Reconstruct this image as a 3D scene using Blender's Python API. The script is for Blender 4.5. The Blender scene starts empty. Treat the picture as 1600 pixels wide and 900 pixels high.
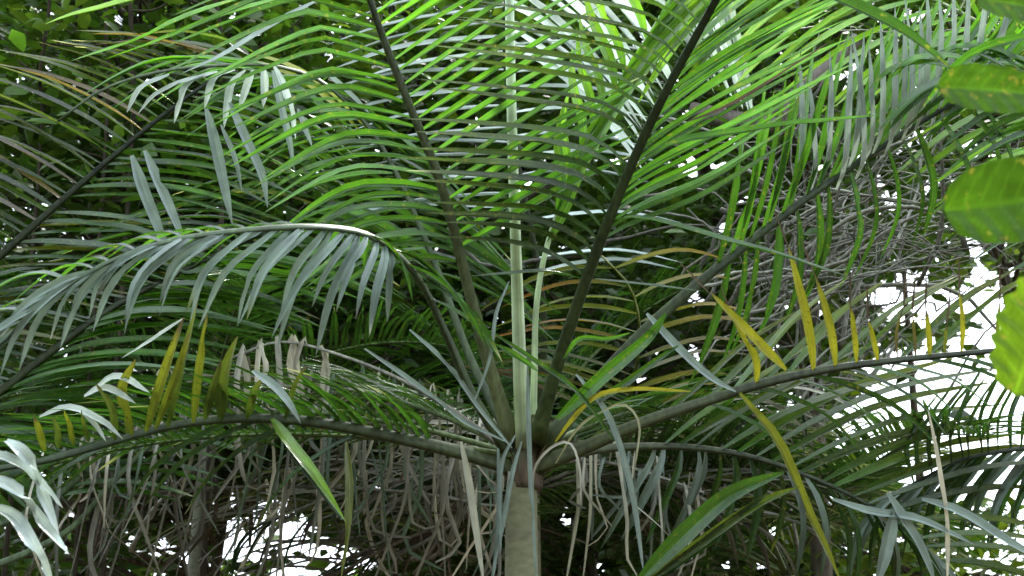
import bpy, math, random
from mathutils import Vector, Matrix, noise

rnd = random.Random(7)
R = math.radians
sc = bpy.context.scene

# ------------------------------------------------------------------ camera
HFOV = R(45)
PITCH = R(22)
CAM = Vector((0, 0, 1.6))
FPX = 800 / math.tan(HFOV / 2)            # focal length in pixels of the 1600 px wide photograph
RIGHT = Vector((1, 0, 0))
UP = Vector((0, -math.sin(PITCH), math.cos(PITCH)))
FWD = Vector((0, math.cos(PITCH), math.sin(PITCH)))
cam = bpy.data.cameras.new('camera')
cam.angle = HFOV
cam.clip_end = 2000
cam.clip_start = 0.05
cam.dof.use_dof = True
cam.dof.focus_distance = 4.0
cam.dof.aperture_fstop = 5.0
cam_o = bpy.data.objects.new('camera', cam)
sc.collection.objects.link(cam_o)
cam_o.location = CAM
cam_o.rotation_euler = (R(90) + PITCH, 0, 0)
sc.camera = cam_o

# ------------------------------------------------------------------ sky, sun, exposure
SUN_ELEV, SUN_AZ = R(58), R(28)           # azimuth clockwise from +Y (the view direction): behind the crown, a little to the right
world = bpy.data.worlds.new('World')
sc.world = world
world.use_nodes = True
wn, wl = world.node_tree.nodes, world.node_tree.links
wn.clear()
wo = wn.new('ShaderNodeOutputWorld')
bg = wn.new('ShaderNodeBackground')
sky = wn.new('ShaderNodeTexSky')
sky.sky_type = 'NISHITA'
sky.sun_disc = False
sky.sun_elevation = SUN_ELEV
sky.sun_rotation = SUN_AZ
sky.air_density = 1.0
sky.dust_density = 6.0
sky.ozone_density = 1.0
hz = wn.new('ShaderNodeMixRGB')           # thin bright overcast over the clear sky
hz.blend_type = 'MIX'
hz.inputs[0].default_value = 0.6
hz.inputs[2].default_value = (11.0, 12.2, 13.6, 1)
wl.new(sky.outputs[0], hz.inputs[1])
wl.new(hz.outputs[0], bg.inputs[0])
bg.inputs[1].default_value = 0.122
wl.new(bg.outputs[0], wo.inputs[0])
sun = bpy.data.lights.new('sun', 'SUN')
sun.energy = 4.7
sun.angle = R(12)
sun.color = (1.0, 0.975, 0.93)
sun_o = bpy.data.objects.new('sun', sun)
sc.collection.objects.link(sun_o)
sd = Vector((math.sin(SUN_AZ) * math.cos(SUN_ELEV), math.cos(SUN_AZ) * math.cos(SUN_ELEV), math.sin(SUN_ELEV)))
sun_o.rotation_euler = sd.to_track_quat('Z', 'Y').to_euler()
sun_o.location = sd * 30
vs = sc.view_settings
vs.view_transform = 'Standard'
vs.look = 'None'
vs.exposure = 1.98
vs.gamma = 1.0
vs.use_curve_mapping = False
sc.cycles.max_bounces = 6
sc.cycles.diffuse_bounces = 3
sc.cycles.glossy_bounces = 2
sc.cycles.transmission_bounces = 4
sc.cycles.transparent_max_bounces = 4
sc.cycles.use_denoising = True
sc.cycles.sample_clamp_indirect = 6.0

# ------------------------------------------------------------------ helpers
def P(px, py, d):
    """world point seen at photograph pixel (px, py), d metres in front of the camera"""
    return CAM + FWD * d + RIGHT * ((px - 800) / FPX * d) + UP * ((450 - py) / FPX * d)

def V(dx, dy, dd, d):
    return RIGHT * (dx / FPX * d) + UP * (-dy / FPX * d) + FWD * dd

def N3(v):
    return RIGHT * v[0] + UP * v[1] - FWD * v[2]

def proj(p):
    q = p - CAM
    z = q.dot(FWD)
    if z < 0.05:
        return None
    return 800 + q.dot(RIGHT) / z * FPX, 450 - q.dot(UP) / z * FPX, z

def spline(pts, n):
    """n+1 points, evenly spaced in arc length, along a Catmull-Rom curve through pts"""
    if len(pts) == 2:
        return [pts[0].lerp(pts[1], i / n) for i in range(n + 1)]
    q = [pts[0] * 2 - pts[1]] + list(pts) + [pts[-1] * 2 - pts[-2]]
    out = []
    for i in range(1, len(q) - 2):
        a, b, c, e = q[i - 1], q[i], q[i + 1], q[i + 2]
        for k in range(10):
            t = k / 10
            out.append(0.5 * ((2 * b) + (c - a) * t + (2 * a - 5 * b + 4 * c - e) * t * t + (3 * b - a - 3 * c + e) * t ** 3))
    out.append(q[-2].copy())
    ln = [0]
    for i in range(1, len(out)):
        ln.append(ln[-1] + (out[i] - out[i - 1]).length)
    res, j = [], 0
    for i in range(n + 1):
        t = ln[-1] * i / n
        while j < len(ln) - 2 and ln[j + 1] < t:
            j += 1
        s = ln[j + 1] - ln[j]
        res.append(out[j].lerp(out[j + 1], (t - ln[j]) / s if s > 1e-9 else 0))
    return res

def mixc(a, b, t):
    return tuple(a[i] + (b[i] - a[i]) * t for i in range(3))

class Geo:
    def __init__(self):
        self.v, self.f, self.c, self.uv, self.sharp = [], [], [], [], []
    def add(self, o):
        b = len(self.v)
        self.v += o.v
        self.f += [tuple(i + b for i in f) for f in o.f]
        self.c += o.c
        self.uv += o.uv
        self.sharp += [(i + b, j + b) for i, j in o.sharp]

def mesh_from(name, g, mat, smooth=True):
    me = bpy.data.meshes.new(name)
    me.from_pydata([tuple(v) for v in g.v], [], g.f)
    at = me.color_attributes.new('tint', 'FLOAT_COLOR', 'POINT')
    flat = []
    for c in g.c:
        flat += [c[0], c[1], c[2], 1.0]
    at.data.foreach_set('color', flat)
    if g.uv:
        ua = me.attributes.new('span', 'FLOAT_VECTOR', 'POINT')
        flat = []
        for u in g.uv:
            flat += [u[0], u[1], u[2]]
        ua.data.foreach_set('vector', flat)
    me.polygons.foreach_set('use_smooth', [smooth] * len(me.polygons))
    if g.sharp:
        key = {(min(a, b), max(a, b)) for a, b in g.sharp}
        flags = [((e.vertices[0], e.vertices[1]) if e.vertices[0] < e.vertices[1] else (e.vertices[1], e.vertices[0])) in key for e in me.edges]
        sa = me.attributes.new('sharp_edge', 'BOOLEAN', 'EDGE')
        sa.data.foreach_set('value', flags)
    me.materials.append(mat)
    return me

LOC = {}
def link(name, me, parent=None):
    o = bpy.data.objects.new(name, me)
    sc.collection.objects.link(o)
    if parent is not None:
        o.parent = parent
        root = parent
        while root.parent is not None:
            root = root.parent
        if parent is root:
            o.matrix_parent_inverse = Matrix.Translation(-LOC.get(root.name, Vector((0, 0, 0))))
    return o

def empty(name, loc, label, cat, group=None):
    o = bpy.data.objects.new(name, None)
    sc.collection.objects.link(o)
    o.empty_display_size = 0.1
    o.location = loc
    LOC[o.name] = Vector(loc)
    o['label'] = label
    o['category'] = cat
    if group:
        o['group'] = group
    return o

def tube_geo(pts, radii, sides, c0, c1, flat=1.0, ref=None):
    g = Geo()
    n = len(pts)
    ref = ref or Vector((0.31, -0.9, 0.3))
    for i, p in enumerate(pts):
        t = (pts[min(i + 1, n - 1)] - pts[max(i - 1, 0)])
        if t.length < 1e-9:
            t = Vector((0, 0, 1))
        t.normalize()
        a = t.cross(ref)
        if a.length < 1e-4:
            a = t.cross(Vector((1, 0, 0)))
        a.normalize()
        b = t.cross(a)
        for k in range(sides):
            an = 2 * math.pi * k / sides
            g.v.append(p + a * (math.cos(an) * radii[i]) + b * (math.sin(an) * radii[i] * flat))
            g.c.append(mixc(c0, c1, i / (n - 1)))
            g.uv.append((k / sides, i / (n - 1), 0))
    for i in range(n - 1):
        for k in range(sides):
            k2 = (k + 1) % sides
            g.f.append((i * sides + k, i * sides + k2, (i + 1) * sides + k2, (i + 1) * sides + k))
    g.f.append(tuple(range(sides))[::-1])
    g.f.append(tuple((n - 1) * sides + k for k in range(sides)))
    return g

def blade_geo(pts, w, nh, c0, c1, fold=0.22, seg=9, twist=0.0, tipdry=None, blunt=0.0, seed=0.0):
    """a leaflet: a folded strip that starts narrow, swells and runs out to a point"""
    g = Geo()
    cp = spline(pts, seg)
    n = len(cp)
    for i, p in enumerate(cp):
        u = i / (n - 1)
        t = cp[min(i + 1, n - 1)] - cp[max(i - 1, 0)]
        t.normalize()
        s = t.cross(nh)
        if s.length < 1e-3:
            s = t.cross(Vector((0.2, 0.3, 0.9)))
        s.normalize()
        if twist:
            s = Matrix.Rotation(twist * u, 3, t) @ s
        nn = s.cross(t)
        if u < 0.3:
            ww = 0.34 + 0.66 * math.sin(u / 0.3 * math.pi / 2)
        else:
            e = (u - 0.3) / 0.7
            ww = max(0.0, 1 - e ** 2.8) ** 0.9 * (1 - blunt) + blunt * (1.0 if u < 0.97 else 0.6)
        ww = max(ww, 0.03) * w * 0.5
        ww *= 1 + 0.08 * noise.noise(Vector((seed * 9.1, u * 6, 0)))
        wob = nn * (0.10 * w * noise.noise(Vector((seed * 3.7, u * 4.5, 5))))
        f = nn * (fold * ww * 2)
        wl_ = wr_ = ww
        h_ = (seed * 7.31) % 1
        if h_ < 0.3 and abs(u - (0.25 + 2 * h_)) < 0.07:      # a bite or tear out of one edge
            if h_ < 0.15:
                wl_ = ww * 0.3
            else:
                wr_ = ww * 0.3
        c = mixc(c0, c1, u)
        if tipdry and u > tipdry[1]:
            c = mixc(c, tipdry[0], min(1, (u - tipdry[1]) / 0.12))
        g.v += [p - s * wl_ + f + wob, p + wob, p + s * wr_ + f + wob]
        g.c += [c, mixc(c, (c[0] * 1.25 + 0.01, c[1] * 1.2 + 0.01, c[2] * 1.2 + 0.01), 0.6), c]
        g.uv += [(0, u, seed), (0.5, u, seed), (1, u, seed)]
    for i in range(n - 1):
        a = i * 3
        g.f += [(a, a + 1, a + 4, a + 3), (a + 1, a + 2, a + 5, a + 4)]
        g.sharp.append((a + 1, a + 4))
    return g

# ------------------------------------------------------------------ materials
def leaf_mat(name, rough=0.36, trans=0.4, spec=0.5, streak=0.35, spots=0.0, tgain=(1.5, 1.45, 0.7), sscale=55):
    m = bpy.data.materials.new(name)
    m.use_nodes = True
    n, l = m.node_tree.nodes, m.node_tree.links
    n.clear()
    out = n.new('ShaderNodeOutputMaterial')
    mix = n.new('ShaderNodeMixShader')
    pb = n.new('ShaderNodeBsdfPrincipled')
    tr = n.new('ShaderNodeBsdfTranslucent')
    ac = n.new('ShaderNodeAttribute'); ac.attribute_name = 'tint'
    au = n.new('ShaderNodeAttribute'); au.attribute_name = 'span'
    geo = n.new('ShaderNodeNewGeometry')
    oi = n.new('ShaderNodeObjectInfo')
    # fine streaks that run along the blade
    mp = n.new('ShaderNodeVectorMath'); mp.operation = 'MULTIPLY'; mp.inputs[1].default_value = (26, 2.2, 37)
    l.new(au.outputs['Vector'], mp.inputs[0])
    nz = n.new('ShaderNodeTexNoise'); nz.inputs['Scale'].default_value = 1.0; nz.inputs['Detail'].default_value = 2
    l.new(mp.outputs[0], nz.inputs['Vector'])
    r1 = n.new('ShaderNodeMapRange'); r1.inputs[1].default_value = 0.3; r1.inputs[2].default_value = 0.7
    r1.inputs[3].default_value = 1 - streak; r1.inputs[4].default_value = 1 + streak
    l.new(nz.outputs[0], r1.inputs[0])
    # blotches in world space
    nb = n.new('ShaderNodeTexNoise'); nb.inputs['Scale'].default_value = 14; nb.inputs['Detail'].default_value = 3
    l.new(geo.outputs['Position'], nb.inputs['Vector'])
    r2 = n.new('ShaderNodeMapRange'); r2.inputs[1].default_value = 0.3; r2.inputs[2].default_value = 0.7
    r2.inputs[3].default_value = 0.78; r2.inputs[4].default_value = 1.22
    l.new(nb.outputs[0], r2.inputs[0])
    ra = n.new('ShaderNodeMapRange'); ra.inputs[3].default_value = 0.75; ra.inputs[4].default_value = 1.25
    l.new(geo.outputs['Random Per Island'], ra.inputs[0])
    m1 = n.new('ShaderNodeMath'); m1.operation = 'MULTIPLY'; l.new(r1.outputs[0], m1.inputs[0]); l.new(r2.outputs[0], m1.inputs[1])
    m2 = n.new('ShaderNodeMath'); m2.operation = 'MULTIPLY'; l.new(m1.outputs[0], m2.inputs[0]); l.new(ra.outputs[0], m2.inputs[1])
    cm = n.new('ShaderNodeVectorMath'); cm.operation = 'SCALE'
    l.new(ac.outputs['Color'], cm.inputs[0]); l.new(m2.outputs[0], cm.inputs['Scale'])
    col = cm.outputs[0]
    if spots:
        ns = n.new('ShaderNodeTexNoise'); ns.inputs['Scale'].default_value = sscale; ns.inputs['Detail'].default_value = 3
        l.new(geo.outputs['Position'], ns.inputs['Vector'])
        rs = n.new('ShaderNodeMapRange'); rs.inputs[1].default_value = 0.60; rs.inputs[2].default_value = 0.70; rs.inputs[4].default_value = spots
        l.new(ns.outputs[0], rs.inputs[0])
        ms = n.new('ShaderNodeMixRGB'); ms.inputs[2].default_value = (0.25, 0.2, 0.05, 1) if sscale < 100 else (0.07, 0.04, 0.012, 1)
        l.new(rs.outputs[0], ms.inputs[0]); l.new(col, ms.inputs[1])
        col = ms.outputs[0]
    l.new(col, pb.inputs['Base Color'])
    pb.inputs['Roughness'].default_value = rough
    pb.inputs['Specular IOR Level'].default_value = spec
    tg = n.new('ShaderNodeVectorMath'); tg.operation = 'MULTIPLY'; tg.inputs[1].default_value = tgain
    l.new(col, tg.inputs[0]); l.new(tg.outputs[0], tr.inputs['Color'])
    bp = n.new('ShaderNodeBump'); bp.inputs['Strength'].default_value = 0.35; bp.inputs['Distance'].default_value = 0.002
    l.new(nz.outputs[0], bp.inputs['Height']); l.new(bp.outputs[0], pb.inputs['Normal'])
    mix.inputs[0].default_value = trans
    l.new(pb.outputs[0], mix.inputs[1]); l.new(tr.outputs[0], mix.inputs[2])
    l.new(mix.outputs[0], out.inputs[0])
    return m

def bark_mat(name, rough=0.75, bump=0.5, scale=(40, 40, 12), spec=0.3, vary=0.5):
    m = bpy.data.materials.new(name)
    m.use_nodes = True
    n, l = m.node_tree.nodes, m.node_tree.links
    pb = n['Principled BSDF']
    ac = n.new('ShaderNodeAttribute'); ac.attribute_name = 'tint'
    geo = n.new('ShaderNodeNewGeometry')
    mp = n.new('ShaderNodeVectorMath'); mp.operation = 'MULTIPLY'; mp.inputs[1].default_value = scale
    l.new(geo.outputs['Position'], mp.inputs[0])
    nz = n.new('ShaderNodeTexNoise'); nz.inputs['Scale'].default_value = 1; nz.inputs['Detail'].default_value = 5
    l.new(mp.outputs[0], nz.inputs['Vector'])
    r1 = n.new('ShaderNodeMapRange'); r1.inputs[1].default_value = 0.3; r1.inputs[2].default_value = 0.7
    r1.inputs[3].default_value = 1 - vary; r1.inputs[4].default_value = 1 + vary
    l.new(nz.outputs[0], r1.inputs[0])
    cm = n.new('ShaderNodeVectorMath'); cm.operation = 'SCALE'
    l.new(ac.outputs['Color'], cm.inputs[0]); l.new(r1.outputs[0], cm.inputs['Scale'])
    l.new(cm.outputs[0], pb.inputs['Base Color'])
    pb.inputs['Roughness'].default_value = rough
    pb.inputs['Specular IOR Level'].default_value = spec
    bp = n.new('ShaderNodeBump'); bp.inputs['Strength'].default_value = bump; bp.inputs['Distance'].default_value = 0.004
    l.new(nz.outputs[0], bp.inputs['Height']); l.new(bp.outputs[0], pb.inputs['Normal'])
    return m

M_LEAF = leaf_mat('palm_leaf', 0.18, 0.44, 0.85, 0.45, 0.4, (1.4, 1.5, 0.5), 70)
M_AGED = leaf_mat('ageing_leaf', 0.5, 0.35, 0.4, 0.3, 0.8, (1.1, 1.2, 0.7), 110)
M_SPEAR = leaf_mat('spear', 0.3, 0.35, 0.6, 0.18, 0.0, (1.0, 1.05, 0.9))
M_PALE = leaf_mat('pale_palm_leaf', 0.30, 0.16, 0.8, 0.25, 0.0, (0.9, 1.0, 0.85))  # glossy blades whose tint has sky sheen painted in
M_DRY = leaf_mat('dry_leaf', 0.6, 0.3, 0.3, 0.3, 0.0, (1.05, 1.05, 0.85))
M_TREE = leaf_mat('tree_leaf', 0.4, 0.45, 0.5, 0.1)
M_BROAD = leaf_mat('broad_leaf', 0.45, 0.32, 0.18, 0.12, 0.4)
M_RACHIS = bark_mat('rachis', 0.5, 0.25, (60, 60, 20), 0.22, 0.4)
M_TRUNK = bark_mat('palm_trunk', 0.65, 0.18, (30, 30, 60), 0.3, 0.22)
M_BARK = bark_mat('bark', 0.85, 0.7, (45, 45, 12), 0.2, 0.5)
M_VINE = bark_mat('vine', 0.7, 0.5, (60, 60, 40), 0.3, 0.45)

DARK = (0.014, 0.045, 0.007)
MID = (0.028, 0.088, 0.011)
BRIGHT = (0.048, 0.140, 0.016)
LIME = (0.105, 0.210, 0.022)
PALE_SHEEN = (0.190, 0.250, 0.220)  # grey-green with reflected sky painted in
PALE = (0.420, 0.490, 0.450)  # reflected sky painted in as pallor; also the wilted blades' own tone
YELL = (0.250, 0.240, 0.016)
OLIVE = (0.100, 0.120, 0.016)
BROWN = (0.070, 0.052, 0.032)
TAN = (0.520, 0.500, 0.410)
GREY = (0.250, 0.250, 0.210)
ORANGE = (0.380, 0.115, 0.018)

# ------------------------------------------------------------------ ground
def ground():
    g = Geo()
    n = 60
    xs = [(-1 if i < n else 1) * (abs(i - n) / n) ** 3 * 900 for i in range(2 * n + 1)]
    for j in range(2 * n + 1):
        for i in range(2 * n + 1):
            x, y = xs[i], xs[j] + 4
            z = 0.12 * noise.noise(Vector((x * 0.5, y * 0.5, 0))) + 0.03 * noise.noise(Vector((x * 2.5, y * 2.5, 3)))
            g.v.append(Vector((x, y, z - 0.1)))
            g.c.append((0.055, 0.040, 0.022))
    w = 2 * n + 1
    for j in range(w - 1):
        for i in range(w - 1):
            g.f.append((j * w + i, j * w + i + 1, (j + 1) * w + i + 1, (j + 1) * w + i))
    o = link('ground', mesh_from('ground', g, bark_mat('forest_floor', 0.95, 0.8, (9, 9, 9), 0.1, 0.6)))
    o['kind'] = 'structure'
    o['label'] = 'dark leaf litter of the forest floor'
ground()

# ------------------------------------------------------------------ palms
class Palm:
    def __init__(self, name, loc, label, group='palms growing under the trees'):
        self.root = empty(name, loc, label, 'palm', group)
        self.leaf = []
    def frond(self, pts, r0, r1, c0, c1, seg=28, mat=None, label=None):
        """the rachis of a frond through (px, py, depth) points, radii in metres"""
        w = spline([P(*p) for p in pts], seg)
        rad = [(r0 + (r1 - r0) * (i / seg) ** 0.8) * (1 + 0.45 * math.exp(-i / 1.3)) * (1 + 0.05 * noise.noise(Vector((i * 1.7, r0 * 900, len(self.leaf))))) for i in range(seg + 1)]
        g = tube_geo(w, rad, 10, c0, c1, 0.85)
        for i in range(seg + 1):                 # a flattened, grooved upper face
            for k in (7, 8):
                g.v[i * 10 + k] = g.v[i * 10 + k].lerp(w[i], 0.45)
            bl = 1 + 0.5 * noise.noise(w[i] * 9)
            for k in range(10):
                g.c[i * 10 + k] = tuple(x * bl * (1 + 0.35 * noise.noise(g.v[i * 10 + k] * 60)) for x in g.c[i * 10 + k])
        o = link('frond', mesh_from('frond', g, mat or M_RACHIS), self.root)
        if label:
            o['label'] = label
        return o, w
    def blade(self, fr, pts, w, nh=(0, 0.6, 0.8), c0=MID, c1=None, fold=0.28, seg=9, twist=0.0, mat=None, tipdry=None, blunt=0.0, depth=None, prio=1.0):
        """one leaflet through world points; w in metres"""
        g = blade_geo(pts, w, N3(nh).normalized(), c0, c1 or c0, fold, seg, twist, tipdry, blunt, rnd.random() * 10)
        s = 0
        cp = spline(pts, 8)
        for i in range(8):
            q = proj(cp[i])
            if q and -20 < q[0] < 1620 and -20 < q[1] < 920:
                s += (cp[i + 1] - cp[i]).length / q[2] * FPX
        if mat is None or mat is M_LEAF:
            mat = M_PALE if c0[2] > 0.12 else M_LEAF
        self.leaf.append((s * prio, fr, g, mat))
    def px_blade(self, fr, pts, wpx, nh=(0, 0.6, 0.8), **k):
        d = pts[len(pts) // 2][2]
        self.blade(fr, [P(*p) for p in pts], wpx / FPX * d, nh, **k)
    def side(self, fr, w, n, s0, s1, keys, wpx, nh=(0, 0.6, 0.8), c0=MID, c1=None, jit=0.1, ang=4, fold=0.3, twist=0.0, mat=None, tipdry=0.15,
             prio=1.0, nj=0.28, cvar=0.35, alt=None, drop=0.03, dj=0.08, sj=0.6):
        """a row of leaflets along a rachis; keys: (s, [(dx, dy, dd), ...]) offsets in px / px / m"""
        for i in range(n):
            s = s0 + (s1 - s0) * (i + sj * (rnd.random() - 0.5)) / max(1, n - 1)
            if rnd.random() < drop:
                continue
            s = min(max(s, 0), 1)
            f = s * (len(w) - 1)
            k = min(int(f), len(w) - 2)
            b = w[k].lerp(w[k + 1], f - k)
            d = (b - CAM).dot(FWD)
            for a in range(len(keys) - 1):
                if s <= keys[a + 1][0]:
                    break
            else:
                a = max(0, len(keys) - 2)
            if len(keys) == 1:
                off = keys[0][1]
            else:
                t = (s - keys[a][0]) / (keys[a + 1][0] - keys[a][0])
                t = min(1, max(0, t))
                off = [tuple(x + (y - x) * t for x, y in zip(p, q)) for p, q in zip(keys[a][1], keys[a + 1][1])]
            sc_ = 1 + jit * rnd.uniform(-1, 1)
            an = R(ang) * rnd.uniform(-1, 1)
            ca, sa = math.cos(an), math.sin(an)
            dd = dj * rnd.uniform(-1, 1)
            pts = [b]
            for m, (dx, dy, dz) in enumerate(off):
                x, y = dx * sc_, dy * sc_
                x, y = x * ca - y * sa, x * sa + y * ca
                pts.append(b + V(x, y, dz + dd * (m + 1) / len(off), d))
            cc0, cc1 = c0, c1 or c0
            if alt and rnd.random() < alt[1]:
                cc0 = cc1 = alt[0]
            v = 1 + cvar * rnd.uniform(-1, 1)
            cc0 = tuple(x * v for x in cc0)
            cc1 = tuple(x * v for x in cc1)
            nn = tuple(x + nj * rnd.uniform(-1, 1) for x in nh)
            td = (rnd.choice([TAN, OLIVE, BROWN]), rnd.uniform(0.8, 0.95)) if rnd.random() < tipdry else None
            self.blade(fr, pts, wpx / FPX * d * rnd.uniform(0.82, 1.15), nn, cc0, cc1, fold, 9, twist * rnd.uniform(0.5, 1.2), mat, td, prio=prio)
    def finish(self, most=296):
        self.leaf.sort(key=lambda e: -e[0])
        cnt = 0
        rest = {}
        for s, fr, g, m in self.leaf:
            if cnt < most and s > 0:
                link('leaflet', mesh_from('leaflet', g, m), fr)
                cnt += 1
            else:
                rest.setdefault(m.name, (m, Geo()))[1].add(g)
        for m, g in rest.values():
            o = link('dry_leaflets' if m is M_DRY else 'leaflets', mesh_from('leaflets', g, m), self.root)
            o['kind'] = 'stuff'

def natural(palm, base, az, elev, length, droop, n=44, leaf=0.5, wid=0.024, c0=MID, c1=None, vee=0.35, mat=None, hang=0.35, r0=0.011, cvar=0.3, tipdry=0.2, prio=0.6, petiole=0.18):
    """a frond grown freely in space: az clockwise from the view direction, degrees"""
    a, e = R(az), R(elev)
    d = Vector((math.sin(a) * math.cos(e), math.cos(a) * math.cos(e), math.sin(e)))
    pts, p, steps = [base.copy()], base.copy(), 14
    for i in range(steps):
        d = (d + Vector((0, 0, -droop / steps * (0.4 + 1.2 * i / steps)))).normalized()
        p = p + d * (length / steps)
        pts.append(p.copy())
    w = spline(pts, 28)
    rad = [r0 * (1 - 0.8 * i / 28) for i in range(29)]
    g = tube_geo(w, rad, 6, (0.09, 0.12, 0.04), (0.05, 0.10, 0.02))
    o = link('frond', mesh_from('frond', g, M_RACHIS if mat is None else M_VINE), palm.root)
    for i in range(n):
        s = petiole + (1 - petiole) * (i + rnd.uniform(-.2, .2)) / (n - 1)
        s = min(max(s, 0), 1)
        f = s * 28
        k = min(int(f), 27)
        b = w[k].lerp(w[k + 1], f - k)
        t = (w[k + 1] - w[k]).normalized()
        sd_ = t.cross(Vector((0, 0, 1)))
        if sd_.length < 1e-3:
            sd_ = Vector((1, 0, 0))
        sd_.normalize()
        up = sd_.cross(t)
        ll = leaf * (0.55 + 0.45 * math.sin(math.pi * min(1, (s - petiole) / (1 - petiole) * 0.85 + 0.12))) * rnd.uniform(0.85, 1.12)
        for q in (-1, 1):
            fan = 0.95 - 0.55 * s
            dr = (sd_ * q * math.sin(fan + 0.25) + t * math.cos(fan + 0.25) + up * vee + Vector([rnd.gauss(0, 0.05) for _ in range(3)])).normalized()
            m1 = b + dr * ll * 0.45 + Vector((0, 0, -hang * ll * 0.10))
            m2 = b + dr * ll * 0.92 + Vector((0, 0, -hang * ll * rnd.uniform(0.4, 0.75)))
            v = 1 + cvar * rnd.uniform(-1, 1)
            cc = tuple(x * v for x in c0)
            c2 = tuple(x * v for x in (c1 or c0))
            td = (rnd.choice([TAN, OLIVE, BROWN]), rnd.uniform(0.75, 0.95)) if rnd.random() < tipdry else None
            nrm = (up + dr.cross(t) * 0.1 + Vector([rnd.gauss(0, 0.15) for _ in range(3)])).normalized()
            nh = (nrm.dot(RIGHT), nrm.dot(UP), -nrm.dot(FWD))
            palm.blade(o, [b, m1, m2], wid * rnd.uniform(0.8, 1.15), nh, cc, c2, 0.2, 7, 0.0, mat, td, prio=prio)
    return o

# ================= the palm in the middle
crown = P(818, 715, 4.0)
A = Palm('palm_tree', (crown.x, crown.y, 0), 'slender palm in the middle with ringed grey-green trunk and long feathery fronds fanning upward')
def lathe(name, pts, rad, c0, c1, mat, parent, sides=20, ring=0.0):
    g = tube_geo(pts, rad, sides, c0, c1, 1.0)
    if ring:
        for i in range(len(pts)):
            if i % 7 == 0:
                for k in range(sides):
                    v = g.v[i * sides + k]
                    g.v[i * sides + k] = v + (v - pts[i]).normalized() * ring
                    g.c[i * sides + k] = mixc(g.c[i * sides + k], (0.1, 0.09, 0.06), 0.5)
    return link(name, mesh_from(name, g, mat), parent)
top = P(820, 757, 4.0)
tp = [Vector((top.x + 0.012 * math.sin(i * 0.06), top.y, top.z * i / 90)) for i in range(91)]
lathe('trunk', tp, [0.070 - 0.020 * (i / 90) for i in range(91)], (0.18, 0.17, 0.11), (0.135, 0.135, 0.070), M_TRUNK, A.root, 20, 0.002)
sp = [Vector((top.x, top.y, top.z - 0.02 + 0.20 * i / 12)) for i in range(13)]
g = tube_geo(sp, [(0.054, 0.056, 0.057, 0.058, 0.058, 0.057, 0.056, 0.055, 0.053, 0.050, 0.045, 0.038, 0.028)[i] for i in range(13)], 18, (0.085, 0.062, 0.042), (0.05, 0.042, 0.022))
for i, v in enumerate(g.v):
    q = v - sp[i // 18 if i < 13 * 18 else 0]
    g.v[i] = v + Vector((q.x, q.y, 0)) * (0.16 * noise.noise(v * 28))
link('sheath', mesh_from('sheath', g, M_BARK), A.root)
# torn fibres on the sheath
for i in range(26):
    a = rnd.uniform(0, 2 * math.pi)
    b = Vector((top.x + 0.05 * math.cos(a), top.y + 0.05 * math.sin(a), top.z + rnd.uniform(-0.02, 0.15)))
    o_ = Vector((math.cos(a), math.sin(a), 0))
    g = blade_geo([b, b + o_ * 0.02 + Vector((0, 0, 0.05)), b + o_ * rnd.uniform(0.03, 0.06) + Vector((0, 0, rnd.uniform(0.05, 0.11)))],
                  rnd.uniform(0.008, 0.018), o_, BROWN, (0.2, 0.16, 0.1), 0.1, 5)
    link('fibre', mesh_from('fibre', g, M_DRY), A.root)

for a, ln_, wd_ in [(0.3, .17, .05), (1.4, .15, .055), (2.6, .18, .05), (3.7, .16, .055), (4.4, .19, .05), (5.1, .17, .055), (5.9, .15, .05)]:
    o_ = Vector((math.cos(a), math.sin(a), 0))
    b = Vector((top.x, top.y, top.z - 0.01 + rnd.uniform(0, .06))) + o_ * 0.052
    g = blade_geo([b, b + o_ * 0.012 + Vector((0, 0, ln_ * .45)), b + o_ * 0.004 + Vector((0, 0, ln_ * .8)), b + o_ * 0.03 + Vector((0, 0, ln_))], wd_, o_, (0.07, 0.055, 0.035), (0.11, 0.12, 0.05), -0.25, 8, 0.0, None, 0.35, a)
    link('leaf_base', mesh_from('leaf_base', g, M_DRY), A.root)
OL0, OL1 = (0.105, 0.12, 0.05), (0.012, 0.020, 0.009)  # dark upper end: shade as well as scurf put into the colour
# frond up and to the left
fr, w = A.frond([(800, 690, 4.0), (770, 590, 3.98), (737, 470, 3.93), (690, 290, 3.85), (640, 165, 3.78), (590, 35, 3.7), (560, -70, 3.62), (545, -200, 3.5)], 0.025, 0.008, OL0, OL1)
A.side(fr, w, 27, 0.36, 0.90, [(0.30, [(60, -30, .02), (150, -75, .05), (270, -120, .1)]), (0.45, [(75, -47, .02), (180, -115, .05), (310, -195, .12)]),
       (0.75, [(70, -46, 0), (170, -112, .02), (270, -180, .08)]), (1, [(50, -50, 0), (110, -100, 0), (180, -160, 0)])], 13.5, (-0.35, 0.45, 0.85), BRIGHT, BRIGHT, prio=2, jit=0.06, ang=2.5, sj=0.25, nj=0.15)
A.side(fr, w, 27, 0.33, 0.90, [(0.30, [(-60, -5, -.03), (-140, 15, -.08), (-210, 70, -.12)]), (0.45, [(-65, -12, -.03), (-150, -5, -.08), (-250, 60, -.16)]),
       (0.75, [(-60, -12, -.02), (-120, -14, -.06), (-285, 75, -.2)]), (1, [(-40, -30, 0), (-90, -40, 0), (-200, 0, -.1)])], 13, (-0.2, 0.6, 0.75), MID, BRIGHT, prio=2, sj=0.3, ang=3)
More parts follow.
